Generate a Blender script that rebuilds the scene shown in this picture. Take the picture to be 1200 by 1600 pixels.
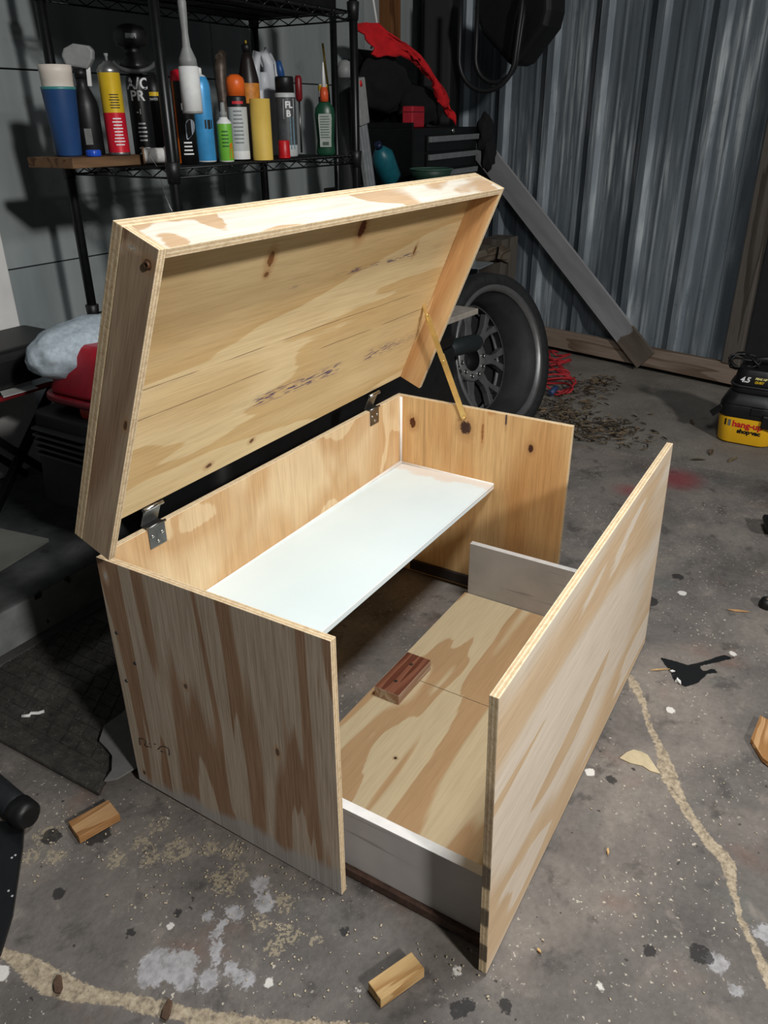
import bpy, bmesh, math, random
from math import sin, cos, pi, radians
from mathutils import Vector, Matrix, noise

random.seed(7)
for o in list(bpy.data.objects): bpy.data.objects.remove(o)
scn = bpy.context.scene
COL = scn.collection

# ------------------------------------------------------------------ camera
cam_d = bpy.data.cameras.new('camera'); cam = bpy.data.objects.new('camera', cam_d); COL.objects.link(cam)
cam_d.sensor_fit = 'HORIZONTAL'; cam_d.sensor_width = 36.0; cam_d.lens = 36.0*1226.5/1200.0
cam_d.clip_start = .02
RX = Vector((0.52347, -0.85202, -0.00654)); RY = Vector((0.38417, 0.22916, 0.89437)); RZ = Vector((-0.76052, -0.47069, 0.44728))
m = Matrix.Identity(4)
for i in range(3):
    m[i][0] = RX[i]; m[i][1] = RY[i]; m[i][2] = RZ[i]
m[0][3], m[1][3], m[2][3] = -0.8261, -1.1656, 1.3402
cam.matrix_world = m
scn.camera = cam

# ------------------------------------------------------------------ world, lamps, exposure
w = bpy.data.worlds.new('world'); scn.world = w; w.use_nodes = True
w.node_tree.nodes['Background'].inputs[0].default_value = (0.86, 0.94, 1.0, 1)
w.node_tree.nodes['Background'].inputs[1].default_value = 0.038
def lamp(name, typ, loc, energy, col=(1, 1, 1), target=None, **kw):
    d = bpy.data.lights.new(name, typ); d.energy = energy; d.color = col
    for k, v in kw.items(): setattr(d, k, v)
    o = bpy.data.objects.new(name, d); COL.objects.link(o); o.location = loc
    if target is not None:
        o.rotation_euler = (Vector(target)-Vector(loc)).to_track_quat('-Z', 'Y').to_euler()
    return o
lamp('work_lamp', 'POINT', (-1.6, -5.0, 3.6), 790, (1.0, 0.975, 0.945), shadow_soft_size=.2)
lamp('ceiling_tube', 'AREA', (0.45, -1.1, 2.1), 30, (0.95, 0.98, 1.0), (0.45, -1.0, 0), shape='RECTANGLE', size=.9, size_y=.25)
vs = scn.view_settings
vs.view_transform = 'Standard'; vs.look = 'None'; vs.gamma = 1; vs.use_curve_mapping = False
vs.exposure = 0.12

# ------------------------------------------------------------------ helpers: materials
def lin(c):
    def f(v):
        v /= 255.0
        return v/12.92 if v <= .04045 else ((v+.055)/1.055)**2.4
    return (f(c[0]), f(c[1]), f(c[2]), 1)
class NT:
    def __init__(s, name, rough=.7, metal=0, spec=.4):
        s.m = bpy.data.materials.new(name); s.m.use_nodes = True
        s.t = s.m.node_tree; s.b = s.t.nodes['Principled BSDF']
        s.b.inputs['Roughness'].default_value = rough; s.b.inputs['Metallic'].default_value = metal
        s.b.inputs['Specular IOR Level'].default_value = spec
        s.tc = None
    def n(s, typ, **kw):
        x = s.t.nodes.new(typ)
        for k, v in kw.items(): setattr(x, k, v)
        return x
    def l(s, a, b): s.t.links.new(a, b)
    def coord(s):
        if s.tc is None: s.tc = s.n('ShaderNodeTexCoord')
        return s.tc.outputs['Object']
    def mapping(s, vec, scale=(1, 1, 1), loc=(0, 0, 0)):
        x = s.n('ShaderNodeMapping'); s.l(vec, x.inputs[0]); x.inputs['Scale'].default_value = scale; x.inputs['Location'].default_value = loc
        return x.outputs[0]
    def noise(s, vec, scale=5, detail=2, rough=.5, dist=0):
        x = s.n('ShaderNodeTexNoise'); s.l(vec, x.inputs['Vector'])
        x.inputs['Scale'].default_value = scale; x.inputs['Detail'].default_value = detail
        x.inputs['Roughness'].default_value = rough; x.inputs['Distortion'].default_value = dist
        return x.outputs[0]
    def math(s, op, a, b=None, c=None, clamp=False):
        x = s.n('ShaderNodeMath', operation=op); x.use_clamp = clamp
        for i, v in enumerate((a, b, c)):
            if v is None: continue
            if isinstance(v, (int, float)): x.inputs[i].default_value = v
            else: s.l(v, x.inputs[i])
        return x.outputs[0]
    def ramp(s, fac, stops, interp='LINEAR'):
        x = s.n('ShaderNodeValToRGB'); x.color_ramp.interpolation = interp; s.l(fac, x.inputs[0])
        e = x.color_ramp.elements
        while len(e) < len(stops): e.new(.5)
        for i, (p, c) in enumerate(stops):
            e[i].position = p; e[i].color = c if len(c) == 4 else (*c, 1)
        return x.outputs[0]
    def smooth(s, v, a, b):
        x = s.n('ShaderNodeMapRange', interpolation_type='SMOOTHSTEP'); s.l(v, x.inputs['Value'])
        x.inputs['From Min'].default_value = a; x.inputs['From Max'].default_value = b
        return x.outputs['Result']
    def mix(s, fac, a, b, mode='MIX'):
        x = s.n('ShaderNodeMix', data_type='RGBA', blend_type=mode)
        if isinstance(fac, (int, float)): x.inputs[0].default_value = fac
        else: s.l(fac, x.inputs[0])
        for k, v in ((6, a), (7, b)):
            if isinstance(v, tuple): x.inputs[k].default_value = v
            else: s.l(v, x.inputs[k])
        return x.outputs[2]
    def sep(s, vec):
        x = s.n('ShaderNodeSeparateXYZ'); s.l(vec, x.inputs[0]); return x.outputs
    def attr(s, name):
        x = s.n('ShaderNodeAttribute', attribute_name=name); return x.outputs['Fac']
    def color(s, c):
        if isinstance(c, tuple): s.b.inputs['Base Color'].default_value = c
        else: s.l(c, s.b.inputs['Base Color'])
    def bump(s, h, strength=.3, dist=.002):
        x = s.n('ShaderNodeBump'); x.inputs['Strength'].default_value = strength; x.inputs['Distance'].default_value = dist
        s.l(h, x.inputs['Height']); s.l(x.outputs[0], s.b.inputs['Normal'])

def plain(name, rgb, rough=.6, metal=0, var=.12, scale=30, bump=0.0, spec=.4):
    """solid colour with a faint mottling"""
    k = NT(name, rough, metal, spec); c = lin(rgb)
    nz = k.noise(k.coord(), scale, 3, .6)
    d = tuple(v*(1-var*1.4) for v in c[:3])+(1,); e = tuple(min(1, v*(1+var)) for v in c[:3])+(1,)
    k.color(k.ramp(nz, [(.3, d), (.7, e)]))
    if bump: k.bump(k.noise(k.coord(), scale*6, 3, .6), bump, .002)
    return k.m

def add_knots(k, col, vec, knots):
    for (cx, cy, cz, rx, ry, rz, rgb) in knots:      # r<=0: ignore this axis
        sub = k.n('ShaderNodeVectorMath', operation='SUBTRACT'); k.l(vec, sub.inputs[0]); sub.inputs[1].default_value = (cx, cy, cz)
        mul = k.n('ShaderNodeVectorMath', operation='MULTIPLY'); k.l(sub.outputs[0], mul.inputs[0])
        mul.inputs[1].default_value = tuple(0 if r <= 0 else 1/r for r in (rx, ry, rz))
        ln = k.n('ShaderNodeVectorMath', operation='LENGTH'); k.l(mul.outputs[0], ln.inputs[0])
        nz = k.noise(vec, 140, 2, .6)
        d = k.math('ADD', ln.outputs['Value'], k.math('MULTIPLY', k.math('SUBTRACT', nz, .5), .9))
        halo = k.smooth(d, 2.6, 1.0)
        core = k.smooth(d, 1.1, .75)
        c = lin(rgb); h = tuple(c[i]*.45+lin((200, 150, 95))[i]*.55 for i in range(3))+(1,)
        col = k.mix(k.math('MULTIPLY', halo, .5), col, h)
        inner = k.ramp(k.noise(vec, 260, 2, .6), [(.35, tuple(v*.55 for v in c[:3])+(1,)), (.7, c)])
        col = k.mix(core, col, inner)
    return col

def ply(name, pale, brown, grain='x', normal='z', seed=0, K=3.0, along=.9, across=4.5, lo=.5, hi=.82, fiber=.18, knots=(), streak=0, stain=None, bumps=.25, extra=None):
    """rotary-cut softwood plywood face: cathedral bands, fibres, knots"""
    k = NT(name, .72, 0, .25)
    vec = k.coord()
    ax = 'xyz'.index(grain)
    sc = [across]*3; sc[ax] = along
    n1 = k.noise(k.mapping(vec, tuple(sc), (seed*3.1, seed*1.7, seed*2.3)), 1.0, 2.2, .45, .5)
    band = k.math('FRACT', k.math('MULTIPLY', n1, K))
    fs = [70]*3; fs[ax] = 5
    f1 = k.noise(k.mapping(vec, tuple(fs), (seed, seed, seed)), 1.0, 3, .65)
    fs2 = [260]*3; fs2[ax] = 9
    f2 = k.noise(k.mapping(vec, tuple(fs2), (seed, 0, seed)), 1.0, 2, .6)
    band = k.math('ADD', band, k.math('MULTIPLY', k.math('SUBTRACT', f1, .5), .14))
    p, b = lin(pale), lin(brown)
    mid = tuple((p[i]*.45+b[i]*.55) for i in range(3))+(1,)
    col = k.ramp(band, [(0, p), (lo, p), ((lo+hi)/2, mid), (hi, b), (.965, b), (.995, p)])
    big = k.noise(k.mapping(vec, (2, 2, 2), (seed*7, 0, 1)), 1.5, 2, .5)
    col = k.mix(.22, col, k.ramp(big, [(.3, (.62, .58, .54, 1)), (.7, (1, 1, 1, 1))]), 'MULTIPLY')
    col = k.mix(fiber*2.2, col, k.ramp(f1, [(.25, (.58, .5, .42, 1)), (.6, (1, 1, 1, 1))]), 'MULTIPLY')
    col = k.mix(fiber*1.6, col, k.ramp(f2, [(.3, (.5, .42, .36, 1)), (.55, (1, 1, 1, 1))]), 'MULTIPLY')
    if streak:
        ss = [38]*3; ss[ax] = 1.1
        st = k.noise(k.mapping(vec, tuple(ss), (seed*5, 3, 1)), 1.0, 1, .5)
        col = k.mix(k.math('MULTIPLY', k.smooth(st, .66, .78), streak), col, lin((110, 82, 60)))
    if extra: col = extra(k, col, vec)
    col = add_knots(k, col, vec, knots)
    k.color(col)
    k.bump(k.math('ADD', k.math('MULTIPLY', f2, .6), f1), bumps, .0015)
    return k.m

def ply_edge(name, axis, t0, thick, tone=1.0, stain=None, shear=None):
    """stack of plies seen on the cut edge; axis = the thickness axis"""
    k = NT(name, .8, 0, .2); vec = k.coord(); s = k.sep(vec)
    v = k.math('DIVIDE', k.math('SUBTRACT', s['XYZ'.index(axis.upper())], t0), thick)
    if shear: v = k.math('ADD', v, k.math('DIVIDE', k.math('ADD', k.math('MULTIPLY', s[0], shear[0]), k.math('MULTIPLY', s[2], shear[1])), thick))
    wob = k.noise(k.mapping(vec, (30, 30, 30)), 1.0, 3, .6)
    v = k.math('ADD', v, k.math('MULTIPLY', k.math('SUBTRACT', wob, .5), .10))
    a = tuple(c*tone for c in lin((226, 206, 172))[:3])+(1,); b = tuple(c*tone for c in lin((204, 178, 140))[:3])+(1,); d = tuple(c*tone for c in lin((180, 152, 118))[:3])+(1,)
    col = k.ramp(v, [(0, a), (.17, a), (.20, d), (.23, b), (.40, b), (.43, a), (.60, a), (.63, d), (.66, b), (.82, b), (.85, a)])
    rag = k.noise(k.mapping(vec, (90, 90, 90)), 1.0, 4, .7)
    col = k.mix(.5, col, k.ramp(rag, [(.3, (.55, .47, .4, 1)), (.55, (1, 1, 1, 1))]), 'MULTIPLY')
    if stain: col = stain(k, col, vec)
    k.color(col); k.bump(rag, .6, .002)
    return k.m

# ------------------------------------------------------------------ helpers: meshes
class MB:
    def __init__(s): s.v = []; s.f = []; s.mi = []; s.sm = []
    def add(s, verts, faces, mi=0, smooth=False):
        o = len(s.v); s.v += [tuple(v) for v in verts]
        for i, f in enumerate(faces):
            s.f.append(tuple(o+j for j in f)); s.mi.append(mi[i] if isinstance(mi, (list, tuple)) else mi); s.sm.append(smooth)
        return s
    def box(s, a, b, mi=0):
        (x0, y0, z0), (x1, y1, z1) = a, b
        x0, x1 = min(x0, x1), max(x0, x1); y0, y1 = min(y0, y1), max(y0, y1); z0, z1 = min(z0, z1), max(z0, z1)
        return s.hexa([(x0, y0, z0), (x1, y0, z0), (x1, y1, z0), (x0, y1, z0), (x0, y0, z1), (x1, y0, z1), (x1, y1, z1), (x0, y1, z1)], mi)
    def hexa(s, p, mi=0):
        # faces: bottom, top, -y, +x, +y, -x
        return s.add(p, [(3, 2, 1, 0), (4, 5, 6, 7), (0, 1, 5, 4), (1, 2, 6, 5), (2, 3, 7, 6), (3, 0, 4, 7)], mi)
    def obox(s, c, sx, sy, sz, rot=None, mi=0):
        r = rot or Matrix.Identity(3); c = Vector(c)
        P = [c + r @ Vector((a*sx/2, b*sy/2, d*sz/2)) for d in (-1, 1) for (a, b) in ((-1, -1), (1, -1), (1, 1), (-1, 1))]
        return s.hexa(P, mi)
    def bar(s, a, b, wx, wz, up=(0, 0, 1), mi=0):
        a, b = Vector(a), Vector(b); d = (b-a); L = d.length; d.normalize()
        u = Vector(up); x = d.cross(u)
        if x.length < 1e-4: x = d.cross(Vector((1, 0, 0)))
        x.normalize(); z = x.cross(d)
        return s.obox((a+b)/2, wx, L, wz, Matrix((x, d, z)).transposed(), mi)
    def lathe(s, prof, c=(0, 0, 0), seg=28, rot=None, mi=0, cap=True):
        # prof: (radius, z[, material]) from bottom to top
        r = rot or Matrix.Identity(3); c = Vector(c); n = len(prof); V = []
        for p in prof:
            for i in range(seg):
                a = 2*pi*i/seg; V.append(c + r @ Vector((p[0]*cos(a), p[0]*sin(a), p[1])))
        F = []; MI = []
        for j in range(n-1):
            mm = prof[j][2] if len(prof[j]) > 2 else mi
            for i in range(seg):
                F.append((j*seg+i, j*seg+(i+1) % seg, (j+1)*seg+(i+1) % seg, (j+1)*seg+i)); MI.append(mm)
        s.add(V, F, MI, True)
        if cap:
            o = len(s.v)-len(V)
            if prof[0][0] > 1e-5: s.f.append(tuple(o+i for i in reversed(range(seg)))); s.mi.append(prof[0][2] if len(prof[0]) > 2 else mi); s.sm.append(False)
            if prof[-1][0] > 1e-5: s.f.append(tuple(o+(n-1)*seg+i for i in range(seg))); s.mi.append(prof[-2][2] if len(prof[-2]) > 2 else mi); s.sm.append(False)
        return s
    def tube(s, pts, r, seg=8, mi=0, cap=True, closed=False):
        P = [Vector(p) for p in pts]; n = len(P); V = []; F = []
        up = None
        for i, p in enumerate(P):
            if closed: d = P[(i+1) % n]-P[i-1]
            else: d = (P[min(i+1, n-1)]-P[max(i-1, 0)])
            d.normalize()
            if up is None:
                up = Vector((0, 0, 1)) if abs(d.z) < .9 else Vector((1, 0, 0))
            x = d.cross(up); x.normalize(); y = x.cross(d); up = y
            rr = r[i] if isinstance(r, (list, tuple)) else r
            for k in range(seg):
                a = 2*pi*k/seg; V.append(p + x*rr*cos(a) + y*rr*sin(a))
        for i in range(n if closed else n-1):
            j = (i+1) % n
            for k in range(seg):
                F.append((i*seg+k, i*seg+(k+1) % seg, j*seg+(k+1) % seg, j*seg+k))
        s.add(V, F, mi, True)
        if cap and not closed:
            o = len(s.v)-len(V)
            s.f.append(tuple(o+k for k in reversed(range(seg)))); s.mi.append(mi); s.sm.append(False)
            s.f.append(tuple(o+(n-1)*seg+k for k in range(seg))); s.mi.append(mi); s.sm.append(False)
        return s
    def cyl(s, a, b, r, seg=14, mi=0): return s.tube([a, b], r, seg, mi)
    def prism(s, poly, z0, z1, mi=0, rot=None, c=(0, 0, 0)):
        r = rot or Matrix.Identity(3); c = Vector(c); n = len(poly)
        V = [c + r @ Vector((p[0], p[1], z)) for z in (z0, z1) for p in poly]
        F = [tuple(reversed(range(n))), tuple(range(n, 2*n))] + [(i, (i+1) % n, n+(i+1) % n, n+i) for i in range(n)]
        return s.add(V, F, mi)
    def blob(s, c, rad, amp=.2, seed=0, sub=3, freq=2.0, mi=0, rot=None):
        bm = bmesh.new(); bmesh.ops.create_icosphere(bm, subdivisions=sub, radius=1)
        r = rot or Matrix.Identity(3); V = []
        for v in bm.verts:
            k = 1+amp*noise.noise(v.co*freq+Vector((seed*3.3, seed, -seed)))
            V.append(Vector(c)+r @ Vector((v.co.x*rad[0]*k, v.co.y*rad[1]*k, v.co.z*rad[2]*k)))
        F = [tuple(v.index for v in f.verts) for f in bm.faces]; bm.free()
        return s.add(V, F, mi, True)
    def rbox(s, c, sx, sy, z0, z1, rad, seg=6, mi=0, top=1.0, rot=None):
        # vertical prism with rounded plan, scaled by top at z1
        pts = []
        for q, (ax, ay) in enumerate(((1, 1), (-1, 1), (-1, -1), (1, -1))):
            for i in range(seg+1):
                a = q*pi/2+pi/2*i/seg
                pts.append(((sx/2-rad)*ax+rad*cos(a), (sy/2-rad)*ay+rad*sin(a)))
        n = len(pts); r = rot or Matrix.Identity(3)
        V = [Vector(c)+r @ Vector((p[0], p[1], z0)) for p in pts]+[Vector(c)+r @ Vector((p[0]*top, p[1]*top, z1)) for p in pts]
        F = [tuple(reversed(range(n))), tuple(range(n, 2*n))]
        s.add(V, F, mi)
        o = len(s.v)-2*n
        for i in range(n):
            s.f.append((o+i, o+(i+1) % n, o+n+(i+1) % n, o+n+i)); s.mi.append(mi); s.sm.append(True)
        return s
    def build(s, name, mats, parent=None, loc=None, rot=None, bevel=0, seg=2):
        me = bpy.data.meshes.new(name); me.from_pydata(s.v, [], s.f); me.update()
        for mm in (mats if isinstance(mats, (list, tuple)) else [mats]): me.materials.append(mm)
        me.polygons.foreach_set('material_index', s.mi); me.polygons.foreach_set('use_smooth', s.sm)
        bm = bmesh.new(); bm.from_mesh(me); bmesh.ops.recalc_face_normals(bm, faces=bm.faces); bm.to_mesh(me); bm.free()
        o = bpy.data.objects.new(name, me); COL.objects.link(o)
        if parent is not None: o.parent = parent
        if loc is not None: o.location = loc
        if rot is not None: o.rotation_euler = rot
        if bevel:
            b = o.modifiers.new('bevel', 'BEVEL'); b.width = bevel; b.segments = seg; b.limit_method = 'ANGLE'; b.angle_limit = radians(40)
        return o
def tag(o, label, cat, group=None):
    o['label'] = label; o['category'] = cat
    if group: o['group'] = group
    return o
def thing(name, label, cat, loc=(0, 0, 0), rot=(0, 0, 0), group=None):
    o = bpy.data.objects.new(name, None); COL.objects.link(o); o.location = loc; o.rotation_euler = rot
    o.empty_display_size = .05
    return tag(o, label, cat, group)
def struct(o): o['kind'] = 'structure'; return o
def text_mesh(body, size, bold=0.0, align='CENTER'):
    c = bpy.data.curves.new('lettering', 'FONT'); c.body = body; c.size = size; c.align_x = align; c.offset = bold; c.resolution_u = 3; c.extrude = 0
    o = bpy.data.objects.new('lettering', c); COL.objects.link(o)
    bpy.context.view_layer.update()
    dg = bpy.context.evaluated_depsgraph_get()
    me = bpy.data.meshes.new_from_object(o.evaluated_get(dg))
    bpy.data.objects.remove(o); bpy.data.curves.remove(c)
    return me
def lettering(body, size, mat, parent, place, bold=0.0, align='CENTER', name='lettering'):
    """flat print; place maps text (x, y) to a point of the parent's space"""
    me = text_mesh(body, size, bold, align); me.name = name
    for v in me.vertices: v.co = place(v.co.x, v.co.y)
    me.materials.clear(); me.materials.append(mat)
    o = bpy.data.objects.new(name, me); COL.objects.link(o); o.parent = parent
    return o
def on_cyl(r, ang, z, cx=0, cy=0, vertical=False):
    def f(x, y):
        if vertical: x, y = -y, x
        a = ang + x/r
        return Vector((cx+(r+.0006)*cos(a), cy+(r+.0006)*sin(a), z+y))
    return f
def frame(rows): return Matrix(rows).transposed()

# ------------------------------------------------------------------ shared materials
BLACK = plain('black plastic', (22, 22, 23), .45, 0, .2)
BLACKM = plain('black powder coat', (20, 21, 22), .35, .3, .2)
RUBBER = plain('tyre rubber', (30, 31, 32), .8, 0, .25, 40, .2)
CHROME = plain('bright steel', (190, 190, 188), .25, 1, .1)
STEEL = plain('zinc plated steel', (122, 122, 121), .38, 1, .2)
BRASS = plain('brass plated steel', (222, 190, 122), .32, .7, .1)
WHITE = plain('white plastic', (225, 225, 222), .5, 0, .05)
GREYP = plain('grey plastic', (140, 142, 140), .5, 0, .1)
RED = plain('red plastic', (190, 25, 32), .4, 0, .1)
INK = plain('black ink', (15, 15, 15), .6, 0, .05)
WINK = plain('white ink', (225, 225, 225), .6, 0, .05)

# ------------------------------------------------------------------ setting: floors
CRACKS = [([(-0.5, .03), (-0.427, -0.03), (-0.414, -0.087), (-0.408, -0.133), (-0.405, -0.209), (-0.388, -0.279), (-0.356, -0.354), (-0.326, -0.444), (-0.3, -0.52), (-0.265, -0.6), (-.2, -.72), (-.12, -.9)], .017),
          ([(0.956, -0.837), (0.87, -0.895), (0.803, -0.924), (0.71, -0.983), (0.62, -1.027), (0.554, -1.076), (0.5, -1.133), (0.47, -1.173), (0.391, -1.199), (0.342, -1.221), (0.29, -1.256), (0.242, -1.289), (.1, -1.4)], .014),
          ([(1.32, -.55), (1.25, -.575), (1.18, -.6)], .012)]
WHITES = [(-.285, -.345, .03), (-.272, -.378, .03), (-.30, -.355, .026), (-.253, -.387, .022), (-.281, -.41, .02), (-.258, -.446, .02), (-.222, -.43, .012), (-.205, -.415, .012), (-.186, -.402, .012), (-.165, -.395, .012), (-.22, -.464, .013), (-.225, -.485, .014), (-.223, -.503, .014),
          (-.168, -.362, .011), (-.09, -.435, .02), (-.135, -.4, .018), (-.06, -.40, .018), (.235, -1.195, .02), (.2, -1.235, .012), (.34, -1.26, .02)]
TANS = [(-.126, -.451, .02), (-.069, -.467, .022), (-.119, -.513, .022), (-.151, -.509, .018), (-.093, -.318, .02), (-.103, -.344, .022), (-.168, -.109, .02), (-.251, .043, .018), (-.113, -.123, .02), (-.066, -.344, .02), (-.09, -.2, .03), (-.05, -.26, .02), (-.03, -.3, .02), (-.06, -.12, .02), (-.13, -.17, .022), (-.2, .06, .025), (-.23, .0, .02), (-.10, -.56, .012)]
WDOTS = [(-.218, -.313, .007), (-.183, -.319, .004), (-.057, -.743, .006), (-.016, -.81, .009), (-.136, -.679, .006), (-.44, -.124, .016), (.874, -.963, .011), (1.202, -1.054, .01), (.087, -1.035, .007), (.562, -.857, .012), (1.0, -.953, .008), (-.207, -.54, .009), (-.269, -.584, .006), (1.13, -.70, .012), (1.45, -.86, .014)]
PUD = [(1.082, -0.882), (1.038, -0.919), (0.991, -0.947), (0.987, -0.975), (1.019, -0.998), (1.071, -1.012), (1.092, -1.036), (1.106, -1.021), (1.078, -1.002), (1.094, -0.985), (1.137, -1.024), (1.185, -1.065), (1.182, -1.032), (1.125, -0.992), (1.085, -0.959), (1.085, -0.916)]
DARKS = [(-.191, -.307, .009), (-.172, -.32, .006), (-.152, -.305, .005), (.564, -.906, .013), (.195, -1.089, .012), (-.076, -.84, .016), (-.029, -.907, .012), (-.264, -.261, .009), (-.282, -.077, .012), (-.06, -.85, .012), (-.144, -.023, .03), (-.058, -.6, .01), (-.2, .05, .02), (.236, -1.169, .02), (1.547, -.826, .02), (1.35, -.78, .03), (1.3, -.74, .02), (1.25, -.72, .02), (1.38, -.7, .02), (.62, -.94, .006), (1.9, -.6, .05)]
def seg_d(p, a, b):
    ax, ay = a; bx, by = b; dx, dy = bx-ax, by-ay
    t = max(0, min(1, ((p[0]-ax)*dx+(p[1]-ay)*dy)/(dx*dx+dy*dy)))
    return math.hypot(p[0]-ax-t*dx, p[1]-ay-t*dy), t
def poly_sd(p, poly):
    d = 9; ins = False; n = len(poly)
    for i in range(n):
        a, b = poly[i], poly[(i+1) % n]
        d = min(d, seg_d(p, a, b)[0])
        if (a[1] > p[1]) != (b[1] > p[1]) and p[0] < (b[0]-a[0])*(p[1]-a[1])/(b[1]-a[1])+a[0]: ins = not ins
    return d if ins else -d
def blobs(p, L):
    return max(r-math.hypot(p[0]-x, p[1]-y) for x, y, r in L)
def floor_mat(kind):
    k = NT('stained dark concrete' if kind == 0 else 'pale bare concrete', .75, 0, .35); vec = k.coord()
    a = k.noise(k.mapping(vec, (1, 1, 1), (kind*3, 0, 0)), 2.6, 6, .62, .4)
    b = k.noise(k.mapping(vec, (1, 1, 1), (0, kind*5+2, 0)), 11, 5, .65, .3)
    c = k.noise(vec, 75, 4, .7)
    if kind == 0:
        col = k.ramp(a, [(.28, lin((84, 80, 77))), (.48, lin((112, 106, 101))), (.62, lin((134, 126, 118))), (.8, lin((118, 112, 107)))])
        col = k.mix(k.math('MULTIPLY', k.smooth(b, .54, .70), .65), col, lin((66, 63, 61)))
        col = k.mix(k.math('MULTIPLY', k.smooth(b, .44, .28), .6), col, lin((150, 141, 132)))
        hue = k.noise(k.mapping(vec, (1, 1, 1), (9, 4, 0)), 4.5, 3, .6)
        col = k.mix(k.math('MULTIPLY', k.smooth(hue, .58, .74), .4), col, lin((128, 98, 84)))
        col = k.mix(k.math('MULTIPLY', k.smooth(hue, .42, .28), .3), col, lin((96, 104, 100)))
    else:
        col = k.ramp(a, [(.25, lin((100, 96, 90))), (.5, lin((130, 124, 116))), (.75, lin((150, 143, 134)))])
        col = k.mix(k.math('MULTIPLY', k.smooth(b, .55, .75), .5), col, lin((92, 84, 74)))
    col = k.mix(.55, col, k.ramp(c, [(.25, (.62, .6, .58, 1)), (.6, (1, 1, 1, 1))]), 'MULTIPLY')
    # paint flecks
    fl = k.noise(k.mapping(vec, (1, 1, 1), (2, 7, 0)), 120, 2, .5)
    area = k.noise(k.mapping(vec, (1, 1, 1), (1, 3, 0)), 5, 2, .5)
    fm = k.math('MULTIPLY', k.smooth(fl, .66, .71), k.smooth(area, .42, .6))
    col = k.mix(k.math('MULTIPLY', fm, .8), col, lin((205, 196, 180)))
    dk = k.noise(k.mapping(vec, (1, 1, 1), (6, 1, 0)), 60, 2, .5)
    col = k.mix(k.math('MULTIPLY', k.smooth(dk, .72, .77), .8), col, lin((46, 44, 42)))
    if kind == 0:
        e = k.math('ADD', k.math('MULTIPLY', k.math('SUBTRACT', k.noise(vec, 55, 4, .65), .5), .022), k.math('MULTIPLY', k.math('SUBTRACT', k.noise(vec, 170, 3, .6), .5), .012))
        def msk(name, amp=1.0, soft=.0015):
            return k.smooth(k.math('ADD', k.attr(name), k.math('MULTIPLY', e, amp)), -soft, soft)
        tn = k.math('MULTIPLY', msk('tan', 2.2), k.smooth(k.noise(vec, 130, 3, .6), .44, .56))
        col = k.mix(k.math('MULTIPLY', tn, .6), col, lin((176, 162, 134)))
        col = k.mix(k.math('MULTIPLY', msk('white', 1.6, .003), .85), col, k.ramp(k.noise(vec, 60, 3, .6), [(.3, lin((138, 136, 136))), (.6, lin((176, 174, 176)))]))
        col = k.mix(k.math('MULTIPLY', msk('dark', 1.0), .85), col, lin((38, 37, 37)))
        pm = msk('puddle', .35, .001)
        col = k.mix(pm, col, lin((32, 33, 34)))
        col = k.mix(msk('wdot', .6), col, lin((215, 211, 204)))
        ck = msk('crack', .9, .002)
        col = k.mix(ck, col, k.ramp(k.noise(vec, 90, 4, .7), [(.3, lin((108, 98, 86))), (.5, lin((164, 149, 126))), (.7, lin((190, 176, 153)))]))
        rs = k.smooth(k.attr('spray'), .0, .12)
        col = k.mix(k.math('MULTIPLY', rs, .7), col, lin((140, 48, 58)))
        rr = k.mix(pm, (.75,)*3+(1,), (.22,)*3+(1,)); k.l(rr, k.b.inputs['Roughness'])
    k.color(col)
    k.bump(k.math('ADD', c, k.math('MULTIPLY', b, .8)), .35, .004)
    return k.m
FX0, FX1, FY0, FY1 = -.75, 2.52, -1.75, .68
def make_floor():
    st = .0085
    nx = int((FX1-FX0)/st); ny = int((FY1-FY0)/st)
    V = []; A = {n: [] for n in ('crack', 'white', 'tan', 'wdot', 'dark', 'puddle', 'spray')}
    for j in range(ny+1):
        y = FY0+(FY1-FY0)*j/ny
        for i in range(nx+1):
            x = FX0+(FX1-FX0)*i/nx; p = (x, y)
            near = x < 1.6 and y < .2
            cr = -9.0
            if near:
                for pts, wd in CRACKS:
                    if min(abs(x-q[0])+abs(y-q[1]) for q in pts) > .25: continue
                    for q in range(len(pts)-1):
                        d, t = seg_d(p, pts[q], pts[q+1])
                        cr = max(cr, wd*max(.42, .85+1.1*noise.noise(Vector((x*7, y*7, 1))))-d)
            A['crack'].append(max(cr, -.5))
            A['white'].append(blobs(p, WHITES) if x < .45 else -.5)
            A['tan'].append(blobs(p, TANS) if x < .1 else -.5)
            A['wdot'].append(blobs(p, WDOTS)); A['dark'].append(blobs(p, DARKS))
            A['puddle'].append(poly_sd(p, PUD) if .9 < x < 1.3 and y < -.8 else -.5)
            A['spray'].append(max(.14-math.hypot((x-2.34)*.9, y+.64), .10-math.hypot(x-2.13, y+.5)))
            z = .0025*noise.noise(Vector((x*4, y*4, 0)))-.0025
            if cr > -.004: z += .003*min(1, (cr+.004)/.01)*(.6+noise.noise(Vector((x*40, y*40, 3))))-.002
            V.append((x, y, z))
    F = [(j*(nx+1)+i, j*(nx+1)+i+1, (j+1)*(nx+1)+i+1, (j+1)*(nx+1)+i) for j in range(ny) for i in range(nx)]
    me = bpy.data.meshes.new('floor'); me.from_pydata(V, [], F)
    for n, L in A.items():
        at = me.attributes.new(n, 'FLOAT', 'POINT'); at.data.foreach_set('value', L)
    me.polygons.foreach_set('use_smooth', [True]*len(F))
    me.materials.append(floor_mat(0)); me.update()
    o = bpy.data.objects.new('floor', me); COL.objects.link(o)
    return struct(o)
FLOOR = make_floor()
CONC = floor_mat(1)
DARKCONC = plain('dark concrete', (78, 76, 74), .8, 0, .3, 9, .3)
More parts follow.
